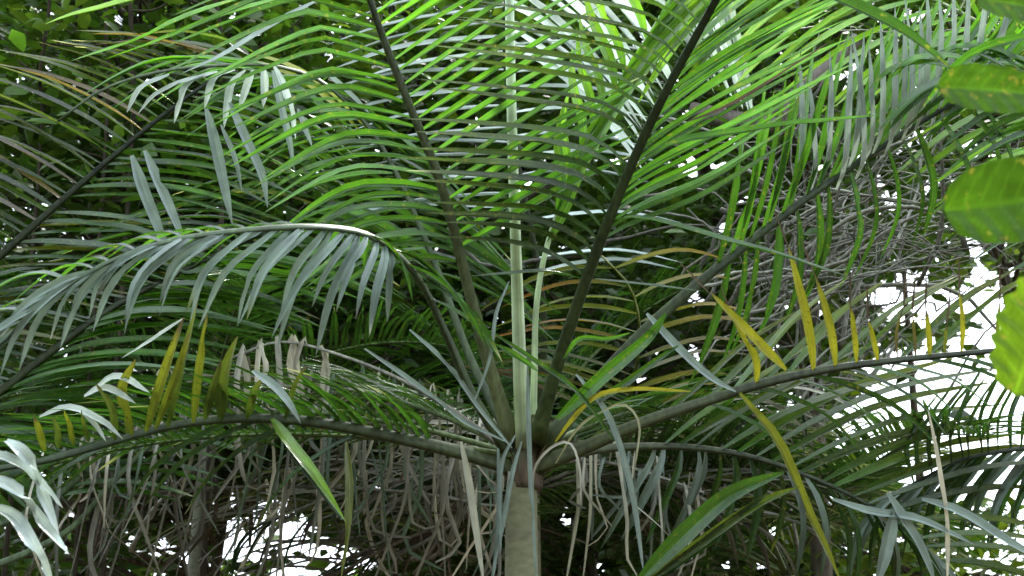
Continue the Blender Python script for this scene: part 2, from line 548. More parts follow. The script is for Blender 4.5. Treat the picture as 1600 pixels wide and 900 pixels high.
# frond up and to the right
fr, w = A.frond([(838, 690, 3.97), (862, 600, 3.93), (892, 505, 3.88), (935, 385, 3.82), (990, 250, 3.74), (1042, 140, 3.66), (1105, 25, 3.58), (1150, -60, 3.5), (1200, -170, 3.4)], 0.024, 0.009, (0.045, 0.065, 0.022), (0.008, 0.017, 0.006))
A.side(fr, w, 29, 0.31, 0.93, [(0.30, [(-40, -30, -.02), (-110, -55, -.05), (-225, -65, -.1)]), (0.45, [(-38, -36, -.02), (-110, -58, -.05), (-330, -75, -.15)]),
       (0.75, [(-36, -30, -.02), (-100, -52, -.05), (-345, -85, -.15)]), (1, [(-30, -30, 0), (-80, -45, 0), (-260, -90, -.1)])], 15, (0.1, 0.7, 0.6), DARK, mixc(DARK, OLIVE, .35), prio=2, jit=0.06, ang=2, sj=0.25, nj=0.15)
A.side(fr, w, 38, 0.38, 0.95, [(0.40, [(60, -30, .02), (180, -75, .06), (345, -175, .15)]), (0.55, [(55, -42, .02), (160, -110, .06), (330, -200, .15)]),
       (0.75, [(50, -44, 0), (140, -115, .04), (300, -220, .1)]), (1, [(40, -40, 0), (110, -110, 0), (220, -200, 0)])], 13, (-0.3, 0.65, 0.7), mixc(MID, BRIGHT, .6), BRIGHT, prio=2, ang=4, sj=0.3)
A.px_blade(fr, [(1010, 250, 3.72), (1060, 222, 3.7), (1200, 200, 3.68), (1375, 180, 3.65)], 15, c0=MID, prio=9)
A.px_blade(fr, [(1075, 190, 3.6), (1140, 165, 3.6), (1230, 110, 3.55), (1300, 63, 3.5)], 7, c0=BROWN, mat=M_DRY, prio=9)
A.px_blade(fr, [(955, 345, 3.8), (1010, 342, 3.7), (1120, 372, 3.55), (1325, 432, 3.4)], 17, (0, 0.9, 0.4), c0=MID, c1=DARK, prio=9)
A.px_blade(fr, [(905, 435, 3.85), (850, 425, 3.7), (800, 428, 3.65), (735, 432, 3.6)], 13, (0, 0.9, 0.4), c0=DARK, prio=9)
A.px_blade(fr, [(930, 436, 3.85), (1000, 445, 3.9), (1100, 455, 3.95)], 9, (0, 0.9, 0.4), c0=DARK, prio=5)
# the unopened spear
sw = spline([P(*p) for p in [(817, 700, 4.0), (812, 560, 4.0), (806, 380, 3.99), (800, 190, 3.97), (796, 0, 3.95), (793, -120, 3.92)]], 24)
g = tube_geo(sw, [0.027 - 0.008 * min(1, i / 9) - 0.005 * max(0, (i - 9) / 15) for i in range(25)], 9, (0.54, 0.64, 0.38), (0.72, 0.82, 0.76), 0.8)
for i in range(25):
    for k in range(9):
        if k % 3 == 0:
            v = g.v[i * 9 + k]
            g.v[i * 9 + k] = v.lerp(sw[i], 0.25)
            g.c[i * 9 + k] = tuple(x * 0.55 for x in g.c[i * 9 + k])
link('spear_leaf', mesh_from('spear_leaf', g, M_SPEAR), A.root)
# young pale frond leaning to the right behind it
fr, w = A.frond([(832, 690, 4.03), (835, 580, 4.06), (838, 480, 4.1), (852, 395, 4.15), (882, 305, 4.2), (930, 200, 4.25), (990, 95, 4.3), (1060, -20, 4.3)], 0.013, 0.005, (0.40, 0.48, 0.30), (0.50, 0.60, 0.42), mat=M_SPEAR)
A.side(fr, w, 24, 0.40, 0.98, [(0.40, [(25, -60, .02), (50, -130, .05), (90, -190, .08)]), (0.7, [(40, -50, 0), (85, -100, 0), (150, -170, 0)]), (1, [(30, -40, 0), (80, -90, 0), (160, -150, 0)])],
       16, (0.5, 0.3, 0.8), BRIGHT, LIME, prio=1.6)
A.side(fr, w, 12, 0.45, 0.98, [(0.40, [(10, -60, .02), (5, -120, .05), (20, -190, .08)]), (1, [(-20, -40, 0), (-60, -100, 0), (-100, -150, 0)])], 15, (-0.3, 0.3, 0.8), BRIGHT, LIME, prio=1.2)
# frond running out right and up
fr, w = A.frond([(848, 700, 4.0), (920, 612, 4.08), (1020, 505, 4.16), (1150, 395, 4.25), (1290, 288, 4.32), (1440, 190, 4.4), (1600, 95, 4.45), (1700, 40, 4.5)], 0.026, 0.006, (0.05, 0.068, 0.026), (0.010, 0.018, 0.008), 32)
A.side(fr, w, 33, 0.34, 0.97, [(0.30, [(20, -80, 0), (35, -160, 0), (50, -260, .04)]), (0.5, [(25, -90, 0), (45, -175, .02), (75, -275, .05)]), (0.7, [(60, -90, 0), (110, -165, .02), (170, -245, .05)]),
       (1, [(80, -60, 0), (150, -110, 0), (240, -170, 0)])], 13, (0.35, 0.35, 0.85), MID, BRIGHT, prio=1.8, ang=4)
A.side(fr, w, 15, 0.36, 0.80, [(0.30, [(-15, 60, 0), (-35, 130, 0), (-60, 210, .04)]), (0.6, [(10, 50, 0), (10, 110, 0), (-20, 190, .04)]), (1, [(40, 30, 0), (90, 70, 0), (140, 130, 0)])], 14, (0.35, 0.5, 0.8), DARK, MID, prio=1.2)
for (x0, y0, x1, y1) in [(1318, 255, 1325, 60), (1348, 240, 1332, 45), (1375, 200, 1373, 25), (1392, 205, 1396, 5), (1420, 180, 1418, -10), (1440, 165, 1452, -30), (1478, 130, 1490, -40), (1500, 120, 1512, -40), (1545, 100, 1580, -10), (1335, 225, 1345, 50), (1360, 215, 1352, 70), (1408, 170, 1410, 20), (1432, 160, 1438, 10), (1460, 140, 1470, -20), (1520, 110, 1540, -30), (1250, 250, 1246, 90), (1290, 250, 1296, 80), (1270, 270, 1262, 120)]:
    A.px_blade(fr, [(x0 - 12, y0 + 40, 4.34), (x0, y0, 4.3), ((x0 + x1) / 2 + 3, (y0 + y1) / 2, 4.26), (x1 + rnd.uniform(-6, 6), y1, 4.24)], 14, (0.3, 0.7, 0.65), c0=PALE, c1=PALE_SHEEN, prio=3)  # reflected sky painted into the upright blades
# dying frond low right, yellow stubs on its upper side
fr, w = A.frond([(836, 728, 4.0), (900, 705, 3.96), (1000, 662, 3.9), (1100, 628, 3.85), (1200, 597, 3.8), (1300, 576, 3.75), (1400, 563, 3.7), (1500, 553, 3.65), (1620, 542, 3.6)], 0.026, 0.007, (0.065, 0.075, 0.032), (0.010, 0.016, 0.008), label='low dying frond with sparse yellow leaflets')
for b, m, t, wd, c in [((1182, 600), (1178, 555), (1145, 500), 15, YELL), ((1228, 578), (1195, 545), (1108, 455), 18, YELL), ((1271, 580), (1262, 510), (1231, 382), 19, YELL),
                       ((1305, 573), (1296, 510), (1273, 428), 17, YELL), ((1338, 568), (1334, 520), (1328, 474), 12, YELL), ((1371, 565), (1364, 530), (1356, 500), 12, YELL),
                       ((1402, 560), (1400, 520), (1412, 478), 6, BROWN), ((1430, 558), (1428, 520), (1425, 485), 7, BROWN), ((1452, 556), (1450, 520), (1446, 480), 13, YELL),
                       ((1476, 552), (1476, 530), (1479, 505), 8, OLIVE), ((1502, 550), (1503, 505), (1499, 455), 11, YELL), ((1560, 545), (1558, 510), (1562, 470), 9, OLIVE)]:
    A.px_blade(fr, [(b[0], b[1], 3.8 - (b[0] - 1200) * 0.0005 - q_) for q_ in (0,)] + [(m[0], m[1], 3.78 - (b[0] - 1200) * 0.0005), (t[0], t[1], 3.76 - (b[0] - 1200) * 0.0005)], wd * 0.85, (0.25, 0.1, 1), c0=c, c1=mixc(c, YELL, 0.4), prio=12, mat=M_AGED, fold=0.18, seg=12, tipdry=(BROWN, rnd.uniform(.7, .95)))
    q = (t[0] - m[0]) * 0.7 + rnd.uniform(-8, 8)
    A.px_blade(fr, [(t[0] + q * k_, t[1] + 3 - 58 * k_, 3.76 - (b[0] - 1200) * 0.0005) for k_ in (0, .5, 1)], 3.5, c0=BROWN, mat=M_DRY)
A.side(fr, w, 18, 0.38, 0.95, [(0.3, [(60, 25, .05), (130, 70, .1), (180, 140, .15)]), (1, [(70, 10, .05), (150, 30, .1), (250, 90, .15)])], 11, (0, 0.8, 0.6), DARK, MID, drop=0.4)
A.side(fr, w, 9, 0.3, 0.8, [(0.3, [(60, -50, .1), (130, -110, .2), (230, -170, .3)]), (1, [(70, -50, .1), (150, -100, .2), (260, -150, .3)])], 12, (0, 0.8, 0.6), MID, OLIVE)
# dying frond low left
fr, w = A.frond([(800, 728, 4.0), (700, 702, 3.95), (620, 684, 3.9), (520, 664, 3.84), (430, 654, 3.78), (330, 656, 3.7), (240, 672, 3.62), (150, 698, 3.54), (60, 722, 3.46), (-60, 740, 3.4)], 0.026, 0.008, (0.05, 0.062, 0.026), (0.020, 0.034, 0.014), label='low arching frond with limp yellow leaflets')
for b, m, t, wd, c in [((262, 668), (285, 570), (312, 458), 17, OLIVE), ((302, 660), (310, 575), (323, 488), 17, YELL), ((228, 674), (258, 580), (288, 495), 20, YELL),
                       ((345, 656), (350, 590), (372, 526), 26, OLIVE), ((206, 680), (190, 610), (212, 562), 20, YELL), ((180, 688), (175, 640), (150, 600), 15, OLIVE),
                       ((70, 705), (60, 670), (52, 650), 14, YELL), ((92, 700), (88, 670), (80, 650), 14, OLIVE), ((115, 695), (110, 665), (100, 640), 12, YELL),
                       ((138, 690), (132, 660), (128, 640), 11, OLIVE), ((385, 655), (400, 610), (412, 590), 16, OLIVE), ((445, 655), (460, 600), (480, 570), 12, OLIVE),
                       ((243, 670), (270, 600), (296, 520), 16, YELL), ((320, 656), (330, 610), (345, 560), 18, OLIVE)]:
    A.px_blade(fr, [(b[0], b[1], 3.77 + (b[0] - 430) * 0.0009), (m[0], m[1], 3.72 + (b[0] - 430) * 0.0009), (t[0], t[1], 3.68 + (b[0] - 430) * 0.0009)], wd * 0.8, (0.25, 0.1, 1), c0=mixc(c, MID, 0.6), c1=mixc(c, OLIVE, 0.5), tipdry=(BROWN, rnd.uniform(.75, .95)), prio=12, mat=M_AGED, fold=0.2, blunt=0.2, seg=12, twist=rnd.uniform(-1.2, 1.2))
for pts, wd in [([(150, 606), (185, 590), (234, 614)], 15), ([(132, 620), (165, 608), (212, 630)], 15), ([(62, 652), (110, 638), (160, 660), (192, 686)], 14), ([(120, 640), (145, 660), (166, 690)], 9),
                ([(288, 497), (240, 530), (190, 560)], 8)]:
    A.px_blade(fr, [(x, y, 3.5) for x, y in pts], wd, (0.1, 0.8, 0.6), c0=PALE, c1=PALE, prio=12, mat=M_DRY)
A.side(fr, w, 16, 0.3, 0.95, [(0.3, [(-60, 30, -.05), (-120, 80, -.1), (-160, 150, -.1)]), (1, [(-60, 10, 0), (-130, 30, 0), (-220, 80, 0)])], 12, (0, 0.8, 0.6), DARK, MID, drop=0.4)
A.px_blade(fr, [(425, 655, 3.75), (450, 690, 3.6), (490, 740, 3.5), (540, 815, 3.45)], 19, (0.2, 0.6, 0.8), c0=LIME, c1=LIME, prio=12)
A.px_blade(fr, [(541, 690, 3.8), (546, 760, 3.75), (542, 830, 3.7), (533, 905, 3.65)], 13, (0.1, 0.1, 1), c0=OLIVE, c1=OLIVE, prio=12)
A.px_blade(fr, [(395, 580, 3.6), (430, 605, 3.55), (455, 635, 3.5), (470, 662, 3.5)], 14, (0.1, 0.5, 1), c0=PALE_SHEEN, prio=12)
# frond arching over to the left with hanging leaflets painted pale for sky sheen
fr, w = A.frond([(790, 700, 3.98), (740, 620, 3.88), (696, 520, 3.75), (650, 430, 3.58), (585, 372, 3.4), (500, 355, 3.22), (380, 360, 3.1), (250, 380, 3.0), (130, 430, 2.92), (40, 500, 2.88), (-30, 580, 2.85)], 0.018, 0.004, (0.05, 0.07, 0.03), (0.06, 0.09, 0.05), 34)
A.side(fr, w, 36, 0.42, 0.99, [(0.40, [(10, 30, -.03), (5, 80, -.05), (-2, 140, -.05)]), (0.5, [(-15, 30, -.04), (-50, 85, -.07), (-80, 160, -.08)]), (0.68, [(-25, 20, -.04), (-68, 60, -.07), (-88, 125, -.08)]),
       (0.85, [(-35, 20, -.03), (-80, 60, -.05), (-115, 120, -.06)]), (1, [(-30, 25, 0), (-70, 70, 0), (-95, 130, 0)])], 13, (0.2, 0.75, 0.65), mixc(PALE_SHEEN, MID, .25), mixc(PALE_SHEEN, MID, .1), prio=3, jit=0.28, ang=9, cvar=0.25, dj=0.07, nj=0.4, twist=0.5, tipdry=0.35)
A.side(fr, w, 26, 0.30, 0.98, [(0.28, [(30, 20, .05), (75, 60, .1), (110, 130, .12)]), (0.45, [(40, 15, .06), (90, 55, .12), (140, 130, .15)]), (0.55, [(-40, -10, .08), (-110, 5, .2), (-200, 50, .3)]), (1, [(-50, -10, .08), (-130, 0, .2), (-220, 60, .25)])],
       13, (0, 0.9, 0.4), DARK, MID, prio=1.2)
# frond rising behind and falling to the upper left
fr, w = A.frond([(800, 690, 4.06), (735, 560, 4.2), (675, 400, 4.35), (600, 235, 4.4), (520, 140, 4.35), (440, 105, 4.25), (350, 102, 4.15), (250, 112, 4.05), (160, 140, 3.95), (90, 190, 3.9)], 0.016, 0.004, (0.04, 0.06, 0.025), (0.04, 0.06, 0.025), 34)
for pts in [[(265, 117), (220, 140), (198, 176)], [(318, 118), (250, 145), (215, 178)], [(340, 113), (292, 135), (272, 193)], [(367, 110), (335, 125), (319, 170)], [(384, 110), (362, 135), (353, 178), (350, 200)],
            [(397, 110), (385, 140), (374, 172)], [(412, 106), (413, 140), (411, 168)], [(427, 102), (440, 130), (454, 174), (462, 218)]]:
    A.px_blade(fr, [(x, y, 4.08) for x, y in pts], 13, (0.2, 0.8, 0.6), c0=PALE, c1=PALE, prio=12)
for pts, wd in [([(322, 170), (335, 220), (350, 290), (363, 352)], 17), ([(358, 160), (385, 220), (410, 275), (418, 325)], 15), ([(426, 110), (440, 170), (452, 220), (460, 268)], 12), ([(206, 243), (225, 300), (245, 350), (264, 402)], 18),
                ([(226, 235), (250, 290), (270, 335), (290, 385)], 16), ([(345, 195), (368, 250), (378, 300)], 8), ([(465, 170), (480, 210), (488, 230)], 9), ([(505, 110), (545, 145), (578, 178)], 9)]:
    A.px_blade(fr, [(x, y, 4.02) for x, y in pts], wd, (0.15, 0.55, 0.85), c0=PALE_SHEEN, c1=PALE_SHEEN, prio=12)
A.side(fr, w, 28, 0.30, 0.75, [(0.3, [(-50, 10, 0), (-120, 40, 0), (-190, 90, 0)]), (0.7, [(-50, -5, 0), (-130, 0, 0), (-230, 50, 0)]), (1, [(-50, 0, 0), (-120, 20, 0), (-180, 70, 0)])], 14, (0, 0.85, 0.5), MID, BRIGHT)
A.side(fr, w, 22, 0.28, 0.62, [(0.3, [(50, 20, .1), (120, 60, .2), (200, 130, .3)]), (0.7, [(40, 25, .05), (90, 80, .1), (140, 150, .1)]), (1, [(10, 40, .05), (10, 90, .05), (0, 140, .05)])], 14, (0, 0.8, 0.6), DARK, MID)
# frond low right behind, falling away with combed leaflets
fr, w = A.frond([(850, 722, 4.05), (930, 703, 4.15), (1020, 697, 4.2), (1110, 702, 4.25), (1190, 718, 4.28), (1270, 747, 4.3), (1350, 785, 4.3), (1430, 840, 4.3), (1480, 900, 4.3)], 0.018, 0.004, (0.05, 0.06, 0.026), (0.010, 0.018, 0.008), 30)
A.side(fr, w, 18, 0.28, 0.97, [(0.25, [(60, -40, .05), (150, -90, .1), (290, -170, .2)]), (0.5, [(90, -50, .05), (200, -95, .1), (390, -130, .2)]), (0.75, [(90, -20, .05), (200, -40, .1), (350, -40, .2)]), (1, [(60, 10, 0), (130, 40, 0), (200, 90, 0)])],
       15, (0, 0.75, 0.65), MID, OLIVE, prio=1.5)
A.side(fr, w, 24, 0.26, 0.97, [(0.25, [(-10, 30, 0), (-40, 80, 0), (-80, 150, 0)]), (0.6, [(20, 40, 0), (30, 90, 0), (20, 160, 0)]), (1, [(30, 30, 0), (60, 70, 0), (80, 130, 0)])], 13, (0.2, 0.75, 0.6), PALE_SHEEN, DARK, alt=(DARK, 0.6))
# limp blades round the trunk top
for pts, wd, c in [([(778, 700), (780, 760), (778, 830), (770, 905)], 9, PALE_SHEEN), ([(815, 690), (800, 740), (785, 820), (768, 900)], 8, PALE_SHEEN), ([(824, 570), (826, 680), (830, 780), (838, 905)], 8, PALE_SHEEN),
                   ([(805, 680), (785, 720), (780, 790), (783, 860)], 7, PALE_SHEEN), ([(900, 585), (950, 650), (985, 760), (1005, 890)], 11, PALE_SHEEN), ([(720, 690), (735, 770), (745, 840), (755, 905)], 12, mixc(TAN, MID, .3)),
                   ([(640, 515), (700, 570), (750, 640), (800, 700)], 8, PALE_SHEEN), ([(570, 545), (650, 600), (720, 655), (790, 690)], 8, PALE_SHEEN), ([(1010, 490), (1060, 545), (1110, 590), (1150, 612)], 14, PALE_SHEEN),
                   ([(795, 440), (775, 490), (765, 560), (740, 630)], 6, PALE_SHEEN), ([(770, 520), (830, 560), (900, 610), (960, 690)], 8, MID), ([(780, 540), (820, 565), (840, 580)], 10, BRIGHT),
                   ([(868, 690), (890, 660), (930, 620), (990, 608), (1080, 612)], 8, YELL), ([(833, 770), (836, 730), (860, 700), (890, 692), (905, 730), (908, 790)], 4.5, mixc(TAN, GREY, .6)), ([(868, 724), (900, 672), (935, 645), (975, 632), (998, 660), (996, 700), (988, 750)], 4.5, mixc(GREY, YELL, .4)),
                   ([(880, 560), (905, 530), (950, 530), (985, 520)], 8, BRIGHT), ([(900, 640), (960, 610), (1030, 560), (1060, 540)], 12, DARK), ([(870, 655), (940, 590), (1010, 530), (1040, 490)], 22, MID)]:
    A.px_blade(fr, [(x, y, 3.86 - 0.02 * i) for i, (x, y) in enumerate(pts)], wd, (0.2, 0.3, 0.9), c0=c, c1=c, prio=8, mat=M_DRY if c in (TAN, YELL) else M_LEAF, blunt=0.25, seg=18)
# free fronds at the back of the same crown
for az, el, ln, dr in [(-75, 22, 1.8, 0.9), (-45, 32, 1.8, 0.8), (40, 30, 1.7, 0.8), (15, 25, 1.8, 0.9), (-100, 8, 1.7, 0.6)]:
    natural(A, crown, az, el, ln, dr, 50, 0.5, 0.021, DARK, MID)
A.finish()

# ================= the palm off to the left
B0 = P(-330, 800, 4.25)
B = Palm('palm_tree', (B0.x, B0.y, 0), 'palm beyond the photo\'s left edge reaching in with dark streaked fronds and pale limp blades')
tp = [Vector((B0.x, B0.y, B0.z * i / 60)) for i in range(61)]
lathe('trunk', tp, [0.075 - 0.02 * (i / 60) for i in range(61)], (0.26, 0.25, 0.19), (0.30, 0.32, 0.20), M_TRUNK, B.root, 16, 0.002)
RD0, RD1 = (0.04, 0.05, 0.02), (0.010, 0.016, 0.008)
fr, w = B.frond([(-330, 790, 4.25), (-190, 600, 4.27), (-80, 475, 4.30), (0, 400, 4.32), (120, 293, 4.35), (230, 200, 4.37), (320, 132, 4.41), (410, 80, 4.45)], 0.026, 0.005, RD0, RD1, 32)
B.side(fr, w, 34, 0.45, 0.99, [(0.4, [(-60, -35, -.03), (-140, -75, -.06), (-230, -105, -.1)]), (0.8, [(-60, -38, -.03), (-140, -75, -.06), (-230, -100, -.1)]), (1, [(-50, -20, 0), (-120, -30, 0), (-200, -20, 0)])], 13, (-0.25, 0.9, 0.35),
       DARK, mixc(DARK, BROWN, .5), prio=2, alt=(BROWN, 0.15), tipdry=0.6)
B.side(fr, w, 32, 0.42, 0.99, [(0.4, [(80, -5, 0), (180, 0, .02), (300, 30, .05)]), (0.75, [(80, 5, 0), (170, 20, .02), (290, 70, .05)]), (1, [(60, 20, 0), (120, 60, 0), (180, 120, 0)])], 15, (0, 0.9, 0.45), DARK, MID, prio=1.5, alt=(OLIVE, 0.15))
fr, w = B.frond([(-330, 800, 4.25), (-200, 740, 4.25), (-80, 670, 4.25), (0, 612, 4.25), (170, 484, 4.30), (350, 392, 4.37), (450, 345, 4.43), (560, 290, 4.50)], 0.026, 0.005, RD0, RD1, 32)
B.side(fr, w, 38, 0.36, 0.99, [(0.3, [(-80, -20, 0), (-180, -25, 0), (-300, 0, 0)]), (0.7, [(-90, -15, 0), (-200, -5, 0), (-330, 35, 0)]), (1, [(-60, -20, 0), (-140, -20, 0), (-220, 10, 0)])], 13, (0, 0.9, 0.4), DARK, MID, prio=1.8, alt=(OLIVE, 0.15))
B.side(fr, w, 32, 0.34, 0.99, [(0.3, [(90, -35, 0), (200, -55, .02), (340, -50, .06)]), (0.6, [(80, -10, 0), (180, 0, .02), (300, 40, .06)]), (1, [(60, 20, 0), (120, 60, 0), (180, 110, 0)])], 16, (0, 0.85, 0.5), MID, BRIGHT, prio=1.5)
fr, w = B.frond([(-330, 830, 4.25), (-200, 815, 4.25), (-60, 830, 4.25), (60, 795, 4.27), (130, 742, 4.30), (210, 692, 4.33), (290, 660, 4.37), (400, 628, 4.43)], 0.024, 0.005, (0.07, 0.1, 0.05), (0.06, 0.1, 0.04), 32)
B.side(fr, w, 30, 0.30, 0.99, [(0.3, [(-40, -70, 0), (-90, -110, 0), (-170, -130, 0)]), (0.7, [(-80, -30, 0), (-180, -45, 0), (-300, -20, 0)]), (1, [(-60, -30, 0), (-140, -40, 0), (-230, -30, 0)])], 17, (0, 0.85, 0.5), MID, BRIGHT, prio=1.5)
B.side(fr, w, 14, 0.55, 0.99, [(0.3, [(60, -20, 0), (140, -30, .02), (220, -20, .06)]), (1, [(60, 0, 0), (130, 15, 0), (200, 40, 0)])], 14, (0, 0.85, 0.5), MID, BRIGHT)
fr, w = B.frond([(-330, 840, 4.25), (-220, 860, 4.25), (-80, 900, 4.25), (90, 840, 4.25), (170, 760, 4.25), (230, 700, 4.25), (300, 655, 4.25)], 0.022, 0.007, (0.07, 0.1, 0.05), (0.07, 0.1, 0.05), 32)
fr, w = B.frond([(-330, 830, 4.25), (-230, 740, 3.95), (-120, 690, 2.9), (-40, 690, 2.7), (0, 720, 2.6)], 0.018, 0.005, (0.12, 0.16, 0.08), (0.12, 0.16, 0.08), 20, label='frond end with large pale grey leaflets')
for pts, wd in [([(10, 690), (40, 715), (65, 770), (92, 835)], 26), ([(-30, 705), (20, 722), (60, 755), (98, 793)], 22), ([(-30, 745), (20, 765), (60, 810), (108, 866)], 26), ([(-30, 790), (20, 808), (55, 860), (85, 920)], 26)]:
    B.px_blade(fr, [(x, y, 2.6 + rnd.uniform(-.06, .06)) for x, y in pts], wd * 0.82, (0.15, 0.75, 0.65), c0=mixc(PALE, PALE_SHEEN, .3), c1=PALE, prio=20, fold=0.35, seg=14, tipdry=(TAN, .93))
for pts, wd, c in [([(70, 38), (120, 22), (180, 8), (260, -12)], 17, LIME), ([(110, 95), (200, 68), (290, 28), (385, -5)], 15, BRIGHT), ([(165, 92), (260, 60), (350, 25), (450, -5)], 16, BRIGHT), ([(285, 115), (350, 88), (420, 45), (500, 0)], 17, PALE_SHEEN)]:
    B.px_blade(fr, [(x, y, 3.9) for x, y in reversed(pts)], wd, (-0.1, 0.75, 0.6), c0=c, c1=c, prio=20)
for az, el, ln, dr in [(20, 45, 2.0, 1.0), (-40, 50, 2.0, 1.0), (200, 50, 1.8, 1.0)]:
    natural(B, B0, az, el, ln, dr, 40, 0.5, 0.026, DARK, MID)
B.finish()

# ================= the palm off to the right
C0 = P(1900, 700, 4.6)
Cp = Palm('palm_tree', (C0.x, C0.y, 0), 'palm beyond the photo\'s right edge sending bright green fronds across the upper corner')
tp = [Vector((C0.x, C0.y, C0.z * i / 60)) for i in range(61)]
lathe('trunk', tp, [0.075 - 0.02 * (i / 60) for i in range(61)], (0.26, 0.25, 0.19), (0.30, 0.32, 0.20), M_TRUNK, Cp.root, 16, 0.002)
fr, w = Cp.frond([(1900, 690, 4.6), (1830, 480, 4.65), (1740, 260, 4.7), (1620, 100, 4.75), (1480, 10, 4.8), (1330, -45, 4.85), (1160, -60, 4.9)], 0.026, 0.005, (0.14, 0.17, 0.07), (0.1, 0.16, 0.05), 32)
Cp.side(fr, w, 26, 0.40, 0.99, [(0.4, [(-70, 0, 0), (-160, 20, 0), (-270, 90, 0)]), (0.7, [(-70, 20, 0), (-160, 60, 0), (-270, 140, 0)]), (1, [(-60, 40, 0), (-130, 110, 0), (-190, 200, 0)])], 17, (0, 0.8, 0.6), BRIGHT, LIME, prio=1.6)
Cp.side(fr, w, 22, 0.40, 0.99, [(0.4, [(-20, -60, 0), (-50, -120, 0), (-90, -200, 0)]), (1, [(-50, -30, 0), (-120, -50, 0), (-220, -40, 0)])], 16, (0, 0.8, 0.6), BRIGHT, LIME)
fr, w = Cp.frond([(1900, 690, 4.6), (1840, 420, 4.5), (1770, 260, 4.4), (1680, 150, 4.3), (1590, 110, 4.2), (1520, 130, 4.1)], 0.024, 0.005, RD0, RD1, 26)
Cp.side(fr, w, 20, 0.40, 0.99, [(0.4, [(-80, 0, 0), (-180, 10, 0), (-290, 60, 0)]), (1, [(-50, 0, 0), (-110, 30, 0), (-170, 90, 0)])], 18, (0, 0.85, 0.5), MID, MID, prio=1.5)
Cp.side(fr, w, 14, 0.50, 0.99, [(0.4, [(-60, -30, 0), (-120, -40, 0), (-200, -20, 0)]), (1, [(-50, -30, 0), (-110, -30, 0), (-150, 0, 0)])], 16, (0, 0.85, 0.5), MID, BRIGHT)
# frond against the bright gap, combed leaflets
fr, w = Cp.frond([(1900, 710, 4.6), (1800, 690, 4.55), (1700, 690, 4.5), (1600, 700, 4.45), (1500, 720, 4.4), (1420, 760, 4.38)], 0.02, 0.004, RD0, RD1, 26)
Cp.side(fr, w, 26, 0.2, 0.99, [(0.2, [(20, -60, 0), (50, -120, 0), (80, -180, 0)]), (1, [(-10, -50, 0), (10, -90, 0), (50, -140, 0)])], 9, (0.3, 0.2, 0.9), DARK, MID, prio=1.5)
Cp.side(fr, w, 26, 0.3, 0.99, [(0.2, [(-30, 40, 0), (-60, 90, 0), (-80, 160, 0)]), (1, [(-40, 30, 0), (-80, 80, 0), (-90, 150, 0)])], 13, (0.1, 0.75, 0.65), PALE_SHEEN, DARK, alt=(DARK, 0.5))
fr, w = Cp.frond([(1900, 690, 4.6), (1800, 300, 3.6), (1650, 20, 2.9), (1500, -60, 2.6), (1330, -70, 2.5)], 0.02, 0.005, RD0, RD1, 26)
for pts, wd, c in [([(1235, -30), (1320, 5), (1410, 50), (1492, 112)], 27, DARK), ([(1640, 50), (1560, 70), (1500, 100), (1440, 170)], 18, MID)]:
    Cp.px_blade(fr, [(x, y, 2.6) for x, y in pts], wd, (0.1, 0.5, 0.8), c0=c, c1=c, prio=20)
for pts, wd, c in [([(1155, 615), (1215, 690), (1258, 790), (1312, 905)], 18, mixc(OLIVE, YELL, .12)), ([(1480, 905), (1478, 820), (1465, 720), (1450, 640)], 10, TAN), ([(1385, 770), (1410, 810), (1440, 860), (1460, 910)], 18, PALE_SHEEN),
                   ([(1000, 905), (1070, 835), (1140, 775), (1225, 738)], 30, MID), ([(1010, 910), (1100, 845), (1180, 790), (1250, 760)], 17, mixc(OLIVE, MID, .5)), ([(1395, 800), (1385, 850), (1370, 910)], 22, PALE_SHEEN), ([(1020, 905), (1100, 850), (1200, 770)], 16, DARK),
                   ([(1440, 780), (1500, 800), (1580, 850), (1640, 880)], 17, PALE_SHEEN), ([(1300, 780), (1360, 800), (1430, 810), (1520, 850)], 14, PALE_SHEEN)]:
    Cp.px_blade(fr, [(x, y, 3.72) for x, y in pts], wd, (0.2, 0.6, 0.8), c0=c, c1=c, prio=20, mat=M_DRY if c is TAN else M_LEAF, blunt=0.2)
for az, el, ln, dr in [(60, 50, 1.9, 1.0), (150, 50, 1.9, 1.0)]:
    natural(Cp, C0, az, el, ln, dr, 40, 0.5, 0.026, MID, LIME)
Cp.finish()

# ================= a palm behind the first one: blades above painted whitish as sky reflection, dry fronds below
D0 = P(826, 760, 5.6)
D = Palm('palm_tree', (D0.x, D0.y, 0), 'palm hidden behind the middle one, glossy blades above painted whitish for sky sheen and dry brown fronds below')
tp = [Vector((D0.x, D0.y, D0.z * i / 60)) for i in range(61)]
lathe('trunk', tp, [0.07 - 0.02 * (i / 60) for i in range(61)], (0.26, 0.25, 0.19), (0.30, 0.32, 0.20), M_TRUNK, D.root, 16, 0.002)
fr, w = D.frond([(826, 750, 5.6), (850, 500, 5.5), (800, 200, 5.3), (790, 0, 5.15), (840, -80, 5.05), (960, -110, 5.0), (1120, -90, 4.95)], 0.022, 0.004, RD0, RD1, 30)
D.side(fr, w, 28, 0.62, 0.99, [(0.6, [(60, 30, 0), (140, 95, 0), (230, 190, 0)]), (0.85, [(60, 45, 0), (140, 130, 0), (200, 240, 0)]), (1, [(10, 70, 0), (25, 160, 0), (40, 260, 0)])], 20, (0.3, 0.75, 0.7), (0.58, 0.66, 0.62), (0.58, 0.66, 0.62), prio=2)  # near-white sky reflection painted into this row
D.side(fr, w, 14, 0.40, 0.70, [(0.4, [(-70, 0, 0), (-160, 0, 0), (-260, 15, 0)]), (1, [(-70, 20, 0), (-160, 50, 0), (-250, 100, 0)])], 13, (0, 0.95, 0.4), PALE, PALE_SHEEN, prio=2)
